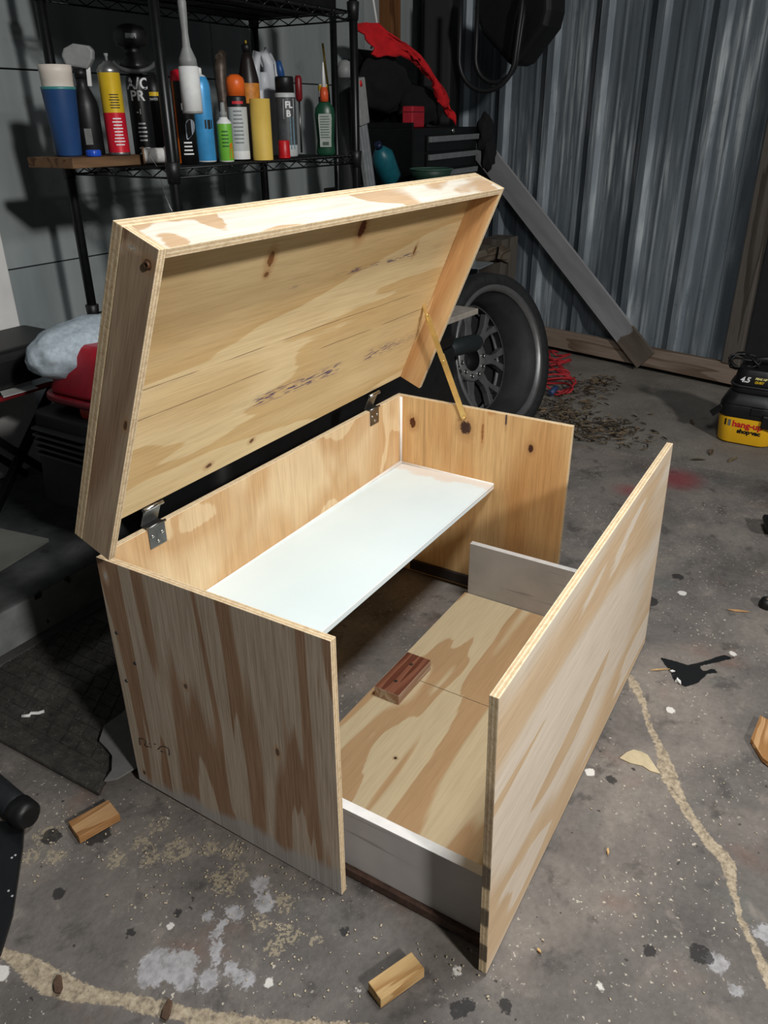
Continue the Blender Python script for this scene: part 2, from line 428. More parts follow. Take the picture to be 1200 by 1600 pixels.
MB().box((FX0-2, -4.5, -.12), (4.6, 1.5, -.022)).build('ground_slab', DARKCONC, FLOOR)
MB().box((2.523, -3.0, -.10), (4.6, .68, -.001)).build('concrete_slab', CONC, FLOOR)
MB().box((-2.7, -4.4, -.1), (FX0, .68, -.001)).build('concrete_slab', DARKCONC, FLOOR)
def platform_mat():
    k = NT('step concrete', .85, 0, .25); vec = k.coord(); s = k.sep(vec)
    a = k.noise(vec, 6, 5, .6); b = k.noise(vec, 45, 4, .65)
    col = k.ramp(a, [(.3, lin((92, 94, 94))), (.7, lin((140, 143, 143)))])
    holes = k.smooth(k.noise(k.mapping(vec, (1, 1, 1), (3, 3, 5)), 26, 1, .4), .70, .74)
    col = k.mix(holes, col, lin((45, 45, 44)))
    top = k.smooth(s[2], .128, .139)
    col = k.mix(k.math('MULTIPLY', top, .85), col, k.ramp(a, [(.35, lin((46, 46, 46))), (.7, lin((84, 85, 84)))]))
    k.color(col); k.bump(b, .4, .004); return k.m
PLAT = MB().box((-2.0, .68, -.05), (4.5, 1.62, .14)).build('floor_step', platform_mat(), None, bevel=.012); struct(PLAT)
PLAT['label'] = 'raised concrete step running along the back wall'
MB().box((-2.0, .640, -.03), (1.4, .681, .012)).build('floor_kerb', DARKCONC, PLAT, bevel=.004)

# ------------------------------------------------------------------ setting: back wall of painted boards
def wall_mat(seed):
    k = NT('grey painted wall board %d' % seed, .8, 0, .25); vec = k.coord()
    a = k.noise(k.mapping(vec, (2.5, 1, .5), (seed, 0, 0)), 1.4, 4, .55)
    b = k.noise(k.mapping(vec, (1, 1, 1), (0, seed, 0)), 9, 4, .6)
    col = k.ramp(a, [(.3, lin((118, 126, 127))), (.55, lin((146, 153, 153))), (.75, lin((132, 138, 138)))])
    col = k.mix(k.math('MULTIPLY', k.smooth(b, .58, .75), .4), col, lin((104, 108, 106)))
    k.color(col); k.bump(b, .15, .003); return k.m
WB = MB().box((-1.6, 1.545, -.05), (4.7, 1.62, 2.9)).build('wall_back', DARKCONC); struct(WB)
WM = [wall_mat(1), wall_mat(4)]
q = 0
for (z0, z1) in ((.14, .86), (.865, 1.50), (1.505, 2.8)):
    for (x0, x1) in ((-1.6, -.30), (-.297, .915), (.918, 2.13), (2.133, 3.35), (3.353, 4.4)):
        MB().box((x0, 1.52, z0), (x1, 1.546, z1)).build('wall_board', WM[q % 2], WB, bevel=.002); q += 1
WT = plain('white painted timber', (214, 212, 208), .6, 0, .06, 8)
tr = MB().box((.66, 1.478, .14), (.925, 1.521, 1.06)).build('trim_1', WT, bevel=.004); struct(tr)
tr['label'] = 'white painted board standing on the back wall at the left'
OLDW = ply('brown stud timber', (122, 82, 48), (92, 58, 32), 'z', 'y', 3, 4, 1.2, 9)
tr = MB().box((3.50, 1.44, .14), (3.60, 1.521, 2.8)).build('trim_2', OLDW, bevel=.003); struct(tr)
tr['label'] = 'bare brown timber stud in the back corner'

# ------------------------------------------------------------------ setting: right wall of ribbed metal sheets
def galv():
    k = NT('weathered galvanised sheet', .5, .3, .5); vec = k.coord()
    a = k.noise(k.mapping(vec, (1, 7, .55), (2, 0, 0)), 1.3, 4, .55, .3)
    b = k.noise(k.mapping(vec, (1, 26, 1.6), (0, 3, 1)), 1.0, 4, .6)
    c = k.noise(vec, 24, 4, .65)
    col = k.ramp(a, [(.25, lin((84, 92, 98))), (.5, lin((118, 128, 136))), (.7, lin((152, 162, 170)))])
    ch = k.math('MULTIPLY', k.smooth(b, .44, .66), k.smooth(k.noise(k.mapping(vec, (1, 3, 1.2), (7, 7, 0)), 1.1, 3, .5), .40, .60))
    col = k.mix(k.math('MULTIPLY', ch, .75), col, lin((200, 206, 208)))
    col = k.mix(k.math('MULTIPLY', k.smooth(c, .58, .72), .25), col, lin((76, 84, 92)))
    k.color(col)
    r = k.math('ADD', .46, k.math('MULTIPLY', ch, .35)); k.l(r, k.b.inputs['Roughness'])
    k.bump(k.noise(k.mapping(vec, (1, 10, 1)), 3, 2, .5), .25, .01)
    return k.m
GALV = galv()
WYAW = math.atan2(.2448, 1.0354)
# local frame of the right wall: origin on the floor, +y along the wall to the back corner, -x into the room
WR = bpy.data.objects.new('wall_right', None); COL.objects.link(WR)
WR.location = (3.925, 0, 0); WR.rotation_euler = (0, 0, -WYAW); struct(WR)
WR['label'] = 'ribbed galvanised metal wall on the right'
def rib_profile(y0, y1):
    pts = []; ys = []
    k0 = math.floor((y0-.085)/.325)
    kk = k0
    out = [(y0, 0)]
    while True:
        c = .085+kk*.325
        if c-.05 > y1: break
        loc = [(c-.042, 0), (c-.022, -.034), (c+.022, -.034), (c+.034, 0)]
        for mm in (.108, .217):
            loc += [(c+mm-.014, 0), (c+mm-.004, -.0032), (c+mm+.004, -.0032), (c+mm+.014, 0)]
        out += [p for p in loc if y0 < p[0] < y1]
        kk += 1
    out.append((y1, 0)); return out
y = -1.9; n = 0
while y < 1.5:
    y1 = min(y+.975, 1.62)
    pr = rib_profile(y-.02, y1+.02); mb = MB(); V = []; F = []
    off = -.0015*(n % 2)
    zs = [.10, 1.05, 2.0, 2.9]
    for z in zs:
        for (yy, xx) in pr: V.append((xx+off, yy, z))
    for z in zs:
        for (yy, xx) in pr: V.append((xx+off+.0012, yy, z))
    L = len(pr); N = L*len(zs)
    for r in range(len(zs)-1):
        for i in range(L-1):
            F.append((r*L+i, r*L+i+1, (r+1)*L+i+1, (r+1)*L+i)); F.append((N+r*L+i+1, N+r*L+i, N+(r+1)*L+i, N+(r+1)*L+i+1))
    mb.add(V, F, 0, False); mb.build('metal_sheet', GALV, WR); y = y1; n += 1
MB().box((.006, -2.0, 0), (.05, 1.7, 2.9)).build('wall_backing', BLACKM, WR)
# far right dark timber post and floor plate
OLDB = ply('weathered grey brown timber', (150, 134, 120), (116, 98, 84), 'y', 'x', 5, 4, .9, 9, bumps=.5)
OLDV = ply('dark weathered post timber', (98, 92, 86), (70, 64, 58), 'z', 'x', 8, 4, .9, 9, bumps=.5)
MB().box((-.075, -1.9, .028), (-.033, 1.05, .140)).build('sill_timber', OLDB, WR, bevel=.004)
MB().box((-.085, -.66, .14), (-.034, -.565, 2.9)).build('post_timber', OLDV, WR, bevel=.004)
MB().box((-.05, -1.9, .14), (-.033, -.667, 2.9)).build('shade_panel', plain('dark shade panel', (34, 34, 36), .7), WR, bevel=.003)  # dark panel in place of the shadow beyond the post

# ------------------------------------------------------------------ the plywood chest
L, W, T, H = 1.1473, .5522, .0155, .598
CH = thing('storage_chest', 'unfinished plywood chest with open lid and pulled out drawer', 'chest')
def face_edge(axis):       # material slots per hexa face (bottom, top, -y, +x, +y, -x); broad faces 0
    return {'x': [1, 1, 1, 0, 1, 0], 'y': [1, 1, 0, 1, 0, 1], 'z': [0, 0, 1, 1, 1, 1]}[axis]
def sideA_extra(k, col, vec):
    s = k.sep(vec)
    e = k.math('MULTIPLY', k.math('SUBTRACT', k.noise(k.mapping(vec, (8, 8, 3)), 1, 3, .6), .5), .12)
    lowm = k.smooth(k.math('ADD', k.math('ADD', s[2], k.math('MULTIPLY', s[1], .05)), e), .055, .025)
    col = k.mix(k.math('MULTIPLY', lowm, .75), col, lin((165, 163, 160)))
    return col
PLY_A = ply('plywood weathered outer side', (190, 174, 154), (160, 130, 104), 'z', 'x', 4.9, 4.6, .8, 8.0, .56, .66, .24,
            knots=((0, -.199, .36, 0, .005, .007, (120, 100, 85)), (0, -.019, .553, 0, .005, .012, (215, 205, 190)), (0, -.023, .045, 0, .004, .006, (90, 78, 70)), (0, -.42, .30, 0, .005, .01, (120, 96, 76))), extra=sideA_extra, bumps=.5)
PLY_F = ply('plywood far side inner', (222, 184, 130), (202, 152, 96), 'z', 'x', 5.2, 2.6, .9, 5.0, .35, .8, .2,
            knots=((1.13, -.059, .519, 0, .011, .017, (96, 52, 26)), (1.13, -.235, .535, 0, .018, .022, (72, 48, 40)), (1.13, -.44, .512, 0, .008, .013, (78, 42, 24)), (1.13, -.29, .53, 0, .004, .03, (176, 120, 70)), (1.13, -.36, .585, 0, .0025, .02, (70, 58, 70))), streak=.35)
PLY_B = ply('plywood back inner', (222, 194, 152), (204, 166, 120), 'z', 'y', 7.7, 3.4, 3.2, 4.6, .35, .8, .16)
EA = ply_edge('ply edge near side', 'x', 0, T)
EF = ply_edge('ply edge far side', 'x', L-T, T)
EB = ply_edge('ply edge back', 'y', -T, T)
zb, zt = .014, .590
MB().hexa([(0, -W, 0), (T, -W, 0), (T, 0, zb), (0, 0, zb), (0, -W, H), (T, -W, H), (T, 0, zt), (0, 0, zt)], face_edge('x')).build('side_panel', [PLY_A, EA], CH, bevel=.0012)['label'] = 'near plywood side panel with handwritten pencil number'
MB().box((L-T, -W, 0), (L, 0, H), face_edge('x')).build('side_panel', [PLY_F, EF], CH, bevel=.0012)['label'] = 'far orange plywood side panel with dark knots'
MB().box((T, -T, .03), (L-T, 0, H), face_edge('y')).build('back_panel', [PLY_B, EB], CH, bevel=.001)
# painted shelf
def shelf_mat():
    k = NT('white shelf paint', .32, 0, .5); vec = k.coord()
    a = k.noise(vec, 3, 3, .5); s = k.sep(vec)
    col = k.ramp(a, [(.3, lin((216, 233, 238))), (.7, lin((228, 242, 246)))])
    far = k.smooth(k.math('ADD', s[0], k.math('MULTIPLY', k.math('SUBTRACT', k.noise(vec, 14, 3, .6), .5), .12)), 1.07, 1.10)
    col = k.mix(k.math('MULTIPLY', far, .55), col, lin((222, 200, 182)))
    k.color(col); k.bump(k.noise(vec, 60, 3, .5), .08, .002); return k.m
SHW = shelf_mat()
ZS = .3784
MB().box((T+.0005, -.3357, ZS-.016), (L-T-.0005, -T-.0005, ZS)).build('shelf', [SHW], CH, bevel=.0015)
CAULK = plain('white caulk', (232, 228, 222), .5, 0, .05)
MB().tube([(L-T-.003, -T-.003, ZS+.002), (L-T-.003, -T-.003, H-.004)], .0048, 8).build('caulk_bead', CAULK, CH)
mb = MB(); mb.tube([(T+.004, -T-.002, ZS+.001), (.4, -T-.002, ZS+.001), (.9, -T-.003, ZS+.002), (L-T-.004, -T-.004, ZS+.003)], [.002, .002, .004, .007], 8)
mb.build('caulk_bead', CAULK, CH)
MB().tube([(L-T-.002, -T-.005, ZS+.002), (L-T-.002, -.2, ZS+.001), (L-T-.002, -.335, ZS+.001)], [.005, .003, .002], 8).build('caulk_bead', CAULK, CH)
MB().tube([(T+.004, -.333, ZS-.003), (L-T-.004, -.333, ZS-.003)], .0032, 8).build('shelf_nosing', CAULK, CH)
# handwritten number near the back edge of the near side
mb = MB()
for st_ in ([(-.029, .1493), (-.0279, .1386), (-.0272, .128)], [(-.0291, .1467), (-.0365, .1502), (-.0434, .1521), (-.0487, .1492), (-.0469, .1423), (-.0423, .1339), (-.0468, .1327), (-.0635, .1398)], [(-.0581, .1454), (-.0629, .1477)], [(-.0748, .1534), (-.0808, .1552)],
            [(-.0835, .1427), (-.0896, .1488), (-.0934, .154), (-.0993, .1589), (-.1061, .1615), (-.1146, .1624), (-.12, .1614), (-.1198, .1536), (-.1176, .1432)], [(-.0926, .1422), (-.1027, .1432)]):
    mb.tube([(-.0002, yy, zz) for yy, zz in st_], .0011, 6)
mb.build('handwriting', plain('pencil', (66, 54, 44), .8), CH)
# screws on the near side
mb_s = MB().lathe([(.0042, 0), (.0042, .0008), (.003, .0012)], (0, 0, 0), 10)
for (yy, zz) in ((-.022, .30), (-.06, .36), (-.02, .42)):
    mb = MB(); mb.lathe([(.0042, 0), (.004, .0009), (.001, .0011)], (-.0001, yy, zz), 10, frame(((0, 1, 0), (0, 0, 1), (-1, 0, 0)))); mb.build('screw', STEEL, CH)
# dark slide strip at the foot of the far side, inside
MB().box((L-T-.012, -.30, .012), (L-T-.0005, -.06, .045)).build('slide_strip', plain('dark slide metal', (52, 46, 44), .5, .4), CH)

# hinges
def hinge(x, name_label):
    wd = .046
    mb = MB()
    mb.box((x-wd/2, -T-.0022, H-.045), (x+wd/2, -T-.0004, H+.004))            # leaf on the inner face
    mb.box((x-wd/2, -T-.0022, H+.002), (x+wd/2, .004, H+.0038))              # over the top edge
    mb.hexa([(x-wd/2, .002, H+.002), (x+wd/2, .002, H+.002), (x+wd/2, .004, H+.004), (x-wd/2, .004, H+.004),
             (x-wd/2, -.016, H+.044), (x+wd/2, -.016, H+.044), (x+wd/2, -.0135, H+.045), (x-wd/2, -.0135, H+.045)])
    h = mb.build('hinge', STEEL, CH, bevel=.0012)
    MB().cyl((x-wd/2-.003, -.017, H+.045), (x+wd/2+.003, -.017, H+.045), .0048, 12).build('hinge_pin', CHROME, h)
    MB().cyl((x-wd/2-.002, -T-.003, H+.004), (x+wd/2+.002, -T-.003, H+.004), .003, 10).build('knuckle', STEEL, h)
    for (dx, dz) in ((-.013, -.018), (.013, -.018), (0, -.034)):
        m2 = MB(); m2.lathe([(.0042, 0), (.0038, .0014), (.001, .002)], (x+dx, -T-.0022, H+dz), 10, frame(((1, 0, 0), (0, 0, 1), (0, -1, 0)))); m2.build('screw', CHROME, h)
    return h
hinge(.142, ''); hinge(.982, '')

# lid
TH = 1.1806; LL, RD, BT = .605, .0700, .020; LX0, LX1 = -.0343, 1.1635
def lid_extra(k, col, vec):
    s = k.sep(vec)
    # blue-violet pencil smears along two joints
    for (c0, slope, wdt, x0, x1, st) in ((-.165, -.02, .024, .25, 1.10, 1.0), (-.425, .0, .008, .35, 1.0, .9)):
        d = k.math('ABSOLUTE', k.math('SUBTRACT', k.math('ADD', s[1], k.math('MULTIPLY', s[0], slope)), c0))
        mk = k.math('MULTIPLY', k.smooth(d, wdt, wdt*.2), k.math('MULTIPLY', k.smooth(s[0], x0, x0+.25), k.smooth(s[0], x1+.1, x1-.1)))
        dash = k.smooth(k.noise(k.mapping(vec, (26, 260, 1), (c0*9, 0, 0)), 1, 2, .5), .50, .57)
        dens = k.smooth(k.noise(k.mapping(vec, (6, 3, 1)), 1, 2, .5), .35, .6)
        col = k.mix(k.math('MULTIPLY', k.math('MULTIPLY', mk, dash), k.math('MULTIPLY', dens, st)), col, lin((78, 60, 96)))
    # thin veneer joints
    for c0 in (-.30, -.235):
        d = k.math('ABSOLUTE', k.math('SUBTRACT', k.math('ADD', s[1], k.math('MULTIPLY', k.math('SUBTRACT', k.noise(k.mapping(vec, (3, 0, 0), (c0, 0, 0)), 1, 2, .5), .5), .01)), c0))
        mk = k.math('MULTIPLY', k.smooth(d, .0016, .0006), k.smooth(k.noise(k.mapping(vec, (3.5, 0, 0), (c0*31, 0, 0)), 1, 2, .5), .42, .5))
        col = k.mix(k.math('MULTIPLY', mk, .8), col, lin((112, 84, 58)))
    return col
PLY_L = ply('plywood lid inner', (228, 202, 154), (212, 178, 124), 'x', 'z', 11.3, 3.6, .8, 4.6, .15, .9, .13,
            knots=((.637, -.525, 0, .014, .022, 0, (120, 62, 34)), (.337, -.501, 0, .010, .016, 0, (150, 100, 58)), (.335, -.47, 0, .007, .006, 0, (150, 104, 64)), (.93, -.435, 0, .006, .012, 0, (150, 106, 66)), (.44, -.04, 0, .008, .006, 0, (120, 80, 48)), (.3, -.028, 0, .01, .006, 0, (110, 74, 46))), extra=lid_extra)
PLY_RN = ply('plywood lid near skirt', (184, 162, 136), (152, 122, 96), 'y', 'x', 3.9, 2.6, .9, 7, .4, .7, .25,
             knots=((LX0, -.575, -.055, 0, .008, .008, (86, 58, 38)), (LX0, -.575, .006, 0, .006, .01, (214, 204, 190)), (LX0, -.585, -.022, 0, .004, .01, (210, 196, 178)), (LX0, -.3, -.06, 0, .01, .004, (110, 80, 56))), bumps=.5)
PLY_RF = ply('plywood lid front skirt', (222, 214, 198), (196, 166, 132), 'x', 'y', 9.1, 3.6, 3.2, 7, .5, .72, .14)
PLY_RR = ply('plywood lid far skirt', (214, 176, 126), (190, 142, 92), 'y', 'x', 6.6, 2, .9, 8, .4, .8, .16)
ELX = ply_edge('ply edge lid skirt near', 'x', LX0, T); ELX2 = ply_edge('ply edge lid skirt far', 'x', LX1-T, T)
ELY = ply_edge('ply edge lid skirt front', 'y', -LL, T); ELZ = ply_edge('ply edge lid top', 'z', 0, BT, .95)
LID = MB().box((LX0, -LL, 0), (LX1, 0, BT), face_edge('z')).build('lid', [PLY_L, ELZ], CH, loc=(0, -.0179, .6495), rot=(-TH, 0, .0116), bevel=.0012)
MB().box((LX0, -LL, -RD), (LX0+T, 0, -.0003), face_edge('x')).build('skirt_board', [PLY_RN, ELX], LID, bevel=.001)
MB().box((LX1-T, -LL, -RD), (LX1, 0, -.0003), face_edge('x')).build('skirt_board', [PLY_RR, ELX2], LID, bevel=.001)
MB().box((LX0+T, -LL, -RD), (LX1-T, -LL+T, -.0003), face_edge('y')).build('skirt_board', [PLY_RF, ELY], LID, bevel=.001)
mb = MB(); mb.lathe([(.0065, 0), (.0055, .004), (.003, .0045), (.0025, .001)], (LX0, -.575, -.055), 12, frame(((0, 1, 0), (0, 0, 1), (-1, 0, 0)))); mb.build('screw', plain('rusty screw', (104, 74, 52), .6, .4), LID)
# splintered nick on the front skirt
# lid stay (brass)
a0 = Vector((1.1275, -.231, .567)); a1 = Vector((1.112, -.112, .852)); mid = a0.lerp(a1, .56)
st = MB().bar(a0, mid+(mid-a0).normalized()*.02, .0025, .019, (0, 1, 0)).build('lid_stay', BRASS, CH, bevel=.0006)
MB().bar(mid+Vector((-.003, 0, 0)), a1, .0025, .017, (0, 1, 0)).build('stay_arm', BRASS, st, bevel=.0006)
for p in (a0, mid, a1):
    MB().cyl(p+Vector((-.007, 0, 0)), p+Vector((.004, 0, 0)), .0045, 12).build('rivet', BRASS, st)
MB().obox(a1+Vector((.004, .006, .006)), .014, .004, .05, Matrix.Rotation(-(pi/2-TH), 3, 'X')).build('stay_bracket', BRASS, st, bevel=.0008)

# drawer
def drawer_y(x, z): return -(.8576 - .0233*x - .024*z)       # outer face of the drawer front
PLY_D = ply('plywood drawer front outer', (230, 216, 196), (216, 188, 152), 'x', 'y', 16.2, 3.4, .9, 5.2, .45, .8, .12)
PLY_DB = ply('plywood drawer bottom', (218, 198, 160), (196, 160, 118), 'x', 'z', 6.3, 4.0, .9, 6.5, .58, .68, .1, knots=((.34, -.47, 0, .004, .004, 0, (70, 48, 34)),))
def front_stain(k, col, vec):
    s = k.sep(vec); e = k.math('MULTIPLY', k.math('SUBTRACT', k.noise(vec, 60, 3, .6), .5), .02); z = k.math('ADD', s[2], e)
    onnear = k.smooth(s[0], .004, .001)
    for (a, b) in ((.215, .265), (.125, .165), (.035, .075)):
        mk = k.math('MULTIPLY', k.math('MULTIPLY', k.smooth(z, a-.006, a+.004), k.smooth(z, b+.006, b-.004)), onnear)
        col = k.mix(k.math('MULTIPLY', mk, .8), col, lin((52, 48, 46)))
    dk = k.math('MULTIPLY', k.smooth(z, .46, .40), k.smooth(z, .24, .30))
    col = k.mix(k.math('MULTIPLY', k.math('MULTIPLY', dk, onnear), .45), col, lin((92, 62, 44)))
    return col
EDG = ply_edge('ply edge drawer front', 'y', -.8576, T, stain=front_stain, shear=(-.0233, -.024))
DR = thing('drawer', '', '', (0, 0, 0)); del DR['label'], DR['category']; DR.parent = CH
FXa, FXb, FZ0, FZ1 = 0.0, 1.1197, .004, .608
def fp(x, d, z): return (x, drawer_y(x, z)+d, z)
MB().hexa([fp(FXa, 0, FZ0), fp(FXb, 0, FZ0), fp(FXb, T, FZ0), fp(FXa, T, FZ0), fp(FXa, 0, FZ1), fp(FXb, 0, FZ1), fp(FXb, T, FZ1), fp(FXa, T, FZ1)], face_edge('y')).build('drawer_front', [PLY_D, EDG], DR, bevel=.001)
GREYPNT = None
def grey_paint():
    k = NT('scuffed grey primer', .55, 0, .4); vec = k.coord()
    a = k.noise(k.mapping(vec, (3, 3, 3)), 2, 4, .6); b = k.noise(k.mapping(vec, (8, 3, 60)), 1, 3, .6)
    col = k.ramp(a, [(.3, lin((168, 164, 161))), (.7, lin((190, 186, 183)))])
    col = k.mix(k.math('MULTIPLY', k.smooth(b, .62, .72), .5), col, lin((112, 104, 100)))
    k.color(col); k.bump(b, .15, .001); return k.m
GREYPNT = grey_paint()
WEDGE = plain('whitened board edge', (232, 230, 226), .5, 0, .06)
DZ = .030
dyf = drawer_y(.3, .1)+T
for (x0, x1) in ((.072, .611), (.613, 1.058)):
    MB().box((x0, -.292, DZ-.012), (x1, drawer_y(x0, .03)+T+.012, DZ), face_edge('z')).build('bottom_board', [PLY_DB, EDG], DR, bevel=.0006)
yb = -.50
MB().box((.050, drawer_y(.05, .1)+T+.0005, DZ-.006), (.071, -.300, .172), [0, 1, 0, 0, 0, 0]).build('drawer_side', [GREYPNT, WEDGE], DR, bevel=.001)
MB().box((1.060, drawer_y(1.07, .1)+T+.0005, DZ-.006), (1.079, -.300, .203), [0, 1, 0, 0, 0, 0]).build('drawer_side', [GREYPNT, WEDGE], DR, bevel=.001)
RUN = plain('dark brown runner', (74, 54, 44), .6, 0, .35, 60, .5)
MB().box((.040, drawer_y(.05, .0)+T+.001, .003), (.074, -.300, .0235)).build('drawer_runner', RUN, DR, bevel=.002)
MB().box((1.058, drawer_y(1.07, .0)+T+.001, .003), (1.084, -.300, .0235)).build('drawer_runner', RUN, DR, bevel=.002)
REDW = ply('reddish stained block', (150, 96, 72), (112, 62, 44), 'x', 'z', 2.2, 5, 2, 30, .3, .7, .2)
BS = ply('block pale sides', (222, 206, 192), (196, 164, 140), 'x', 'z', 2.9, 3, 2, 30)
MB().box((.500, -.384, DZ), (.668, -.312, DZ+.030), [1, 0, 1, 1, 1, 1]).build('stop_block', [REDW, BS], DR, bevel=.002)
for dx in (.545, .625):
    MB().cyl((dx, -.348, DZ+.0295), (dx, -.348, DZ+.0308), .005, 10).build('screw', STEEL, DR)

# ------------------------------------------------------------------ wire shelving with the cans
SX0, SX1, SY0, SY1, SZ = 1.034, 2.035, .724, 1.20, 1.215
SH = thing('wire_shelving', 'black wire shelving unit standing behind the chest', 'shelf', (0, 0, 0))
def post(x, y):
    mb = MB(); mb.cyl((x, y, .14), (x, y, 2.15), .016, 14)
    p = mb.build('post', BLACKM, SH)
    for z in (.73, SZ-.015, 1.70): MB().lathe([(.019, -.03), (.0235, .028), (.02, .03)], (x, y, z), 14).build('collar', BLACK, p)
    MB().lathe([(.02, 0), (.02, .012), (.012, .02)], (x, y, .14), 12).build('foot', BLACK, p)
for x in (SX0, SX1):
    for yy in (SY0, SY1): post(x, yy)
def wire_shelf(z):
    mb = MB(); r = .0032; dz = .030
    c = [(SX0, SY0), (SX1, SY0), (SX1, SY1), (SX0, SY1)]
    for i in range(4):
        a, b = c[i], c[(i+1) % 4]
        for zz in (z-.004, z-dz): mb.cyl((*a, zz), (*b, zz), r, 6)
        ln = math.hypot(b[0]-a[0], b[1]-a[1]); n = int(ln/.042)
        for j in range(n):
            t0, t1 = j/n, (j+1)/n; zz0, zz1 = (z-.006, z-dz+.002) if j % 2 == 0 else (z-dz+.002, z-.006)
            mb.cyl((a[0]+(b[0]-a[0])*t0, a[1]+(b[1]-a[1])*t0, zz0), (a[0]+(b[0]-a[0])*t1, a[1]+(b[1]-a[1])*t1, zz1), .0022, 5)
    n = 40
    for j in range(1, n):
        x = SX0+(SX1-SX0)*j/n; mb.cyl((x, SY0, z-.002), (x, SY1, z-.002), .002, 5)
    for j in range(1, 4):
        yy = SY0+(SY1-SY0)*j/4; mb.cyl((SX0, yy, z-.006), (SX1, yy, z-.006), .003, 5)
    mb.build('shelf', BLACKM, SH)
for z in (.73, SZ, 1.70): wire_shelf(z)
CAM2 = Vector((-.8261, -1.1656, 0))
def facing(x, y): return math.atan2(CAM2.y-y, CAM2.x-x)
# plank
PLK = ply('old brown plank', (120, 92, 66), (84, 60, 42), 'x', 'z', 6.1, 4, 2, 14)
o = MB().box((.835, .925, SZ+.001), (1.13, 1.13, SZ+.030)).build('plank', PLK, bevel=.002); tag(o, 'short brown plank on the wire shelf under the blue tumbler', 'plank')
ZP = SZ+.031; ZW = SZ+.001
GRP = 'cans and bottles on the wire shelf'
def can(name, label, cat, x, y, z, body, parts=(), texts=(), mats=(), seg=28, scale=1.0):
    t = thing(name, label, cat, (x, y, z), group=GRP)
    b = MB().lathe(body, seg=seg).build('body', list(mats), t)
    for (pn, prof, pm) in parts: MB().lathe(prof, seg=seg).build(pn, pm, t)
    f = facing(x, y)
    for (s, size, mat, r, da, zz, bold, vert) in texts:
        lettering(s, size, mat, t, on_cyl(r, f+da, zz, vertical=vert), bold)
    return t
TEAL = plain('teal rim', (60, 130, 128), .4); CREAM = plain('cream cup', (214, 204, 192), .5, 0, .06, 14); BLUE = plain('blue tumbler plastic', (36, 70, 118), .45, 0, .1, 8)
t = can('tumbler', 'blue tumbler with a cream cup nested inside, at the left shelf end', 'cup', .928, 1.05, ZP,
        [(.036, 0, 0), (.038, .004, 0), (.049, .176, 0), (.0495, .180, 1), (.0505, .186, 1), (.0485, .187, 1)], [], [], [BLUE, TEAL])
MB().lathe([(.043, .17), (.0455, .188), (.0452, .205), (.0462, .207), (.0462, .222), (.0468, .224), (.0472, .244), (.0455, .244), (.042, .2)], seg=28, cap=False).build('inner_cup', CREAM, t)
t = thing('bottle_cap', 'small blue plastic cap at the edge of the plank', 'cap', (.937, .95, ZP))
MB().lathe([(.02, 0), (.021, .002), (.021, .016), (.019, .018)]).build('shell', plain('bright blue plastic', (30, 80, 190), .4), t)
mb = MB()
for i in range(16): a = i*pi/8; mb.box((.0205*cos(a)-.001, .0205*sin(a)-.001, .002), (.0205*cos(a)+.001, .0205*sin(a)+.001, .015))
mb.build('ridges', plain('bright blue ridges', (26, 72, 175), .4), t)
# trigger spray
t = thing('spray_bottle', 'black spray bottle with a light grey trigger head', 'spray bottle', (1.013, 1.045, ZP), (0, 0, radians(-58)), GRP)
MB().lathe([(.036, 0), (.039, .006), (.039, .13), (.036, .15), (.024, .178), (.016, .195), (.016, .215)]).build('body', BLACK, t)
MB().lathe([(.018, .212), (.018, .238)]).build('collar', BLACK, t)
mb = MB(); mb.prism([(-.035, .245), (.028, .235), (.048, .262), (.052, .285), (.04, .297), (-.005, .303), (-.035, .29), (-.045, .272)], -.014, .014, rot=frame(((1, 0, 0), (0, 0, 1), (0, -1, 0))))
mb.build('trigger_head', GREYP, t, bevel=.006)
MB().bar((.028, 0, .262), (.024, 0, .19), .012, .010, (0, 1, 0)).build('trigger', WHITE, t, bevel=.002)
mb = MB(); mb.box((-.002, -.0405, .03), (.020, -.0385, .075)); mb.build('barcode_label', plain('grey label', (120, 120, 118), .6), t)
# yellow/red can
YEL = plain('yellow can print', (214, 178, 40), .35, .1, .05); CRED = plain('red can print', (200, 28, 46), .35, .1, .06); SILV = plain('can steel', (170, 170, 168), .3, .9, .1)
t = can('aerosol_can', 'yellow and red aerosol can with a bare silver dome', 'spray can', 1.043, .955, ZP,
        [(.0325, 0, 2), (.033, .004, 2), (.0325, .008, 0), (.0325, .118, 1), (.0325, .225, 2), (.033, .228, 2), (.033, .232, 2), (.026, .244, 2), (.014, .251, 2), (.013, .256, 2)],
        [('nozzle', [(.004, .254), (.004, .268), (.006, .27), (.006, .276)], GREYP)],
        [], [CRED, YEL, SILV])
mb = MB()
for i in range(6):
    pass
def lines(t, r, da, z0, n, dz, wd, mat, x, y):
    mb = MB(); f = facing(x, y)+da
    for i in range(n):
        ww = wd*(.7+.3*random.random()); z = z0-i*dz
        pts = [((r+.0004)*cos(f-ww/2/r+ww/r*j/5), (r+.0004)*sin(f-ww/2/r+ww/r*j/5)) for j in range(6)]
        V = [(p[0], p[1], z) for p in pts]+[(p[0], p[1], z+dz*.38) for p in pts]
        mb.add(V, [(j, j+1, 7+j, 6+j) for j in range(5)])
    mb.build('small_print', mat, t)
lines(t, .0325, .2, .165, 6, .007, .035, INK, 1.043, .955); lines(t, .0325, .2, .10, 9, .009, .035, WINK, 1.043, .955)
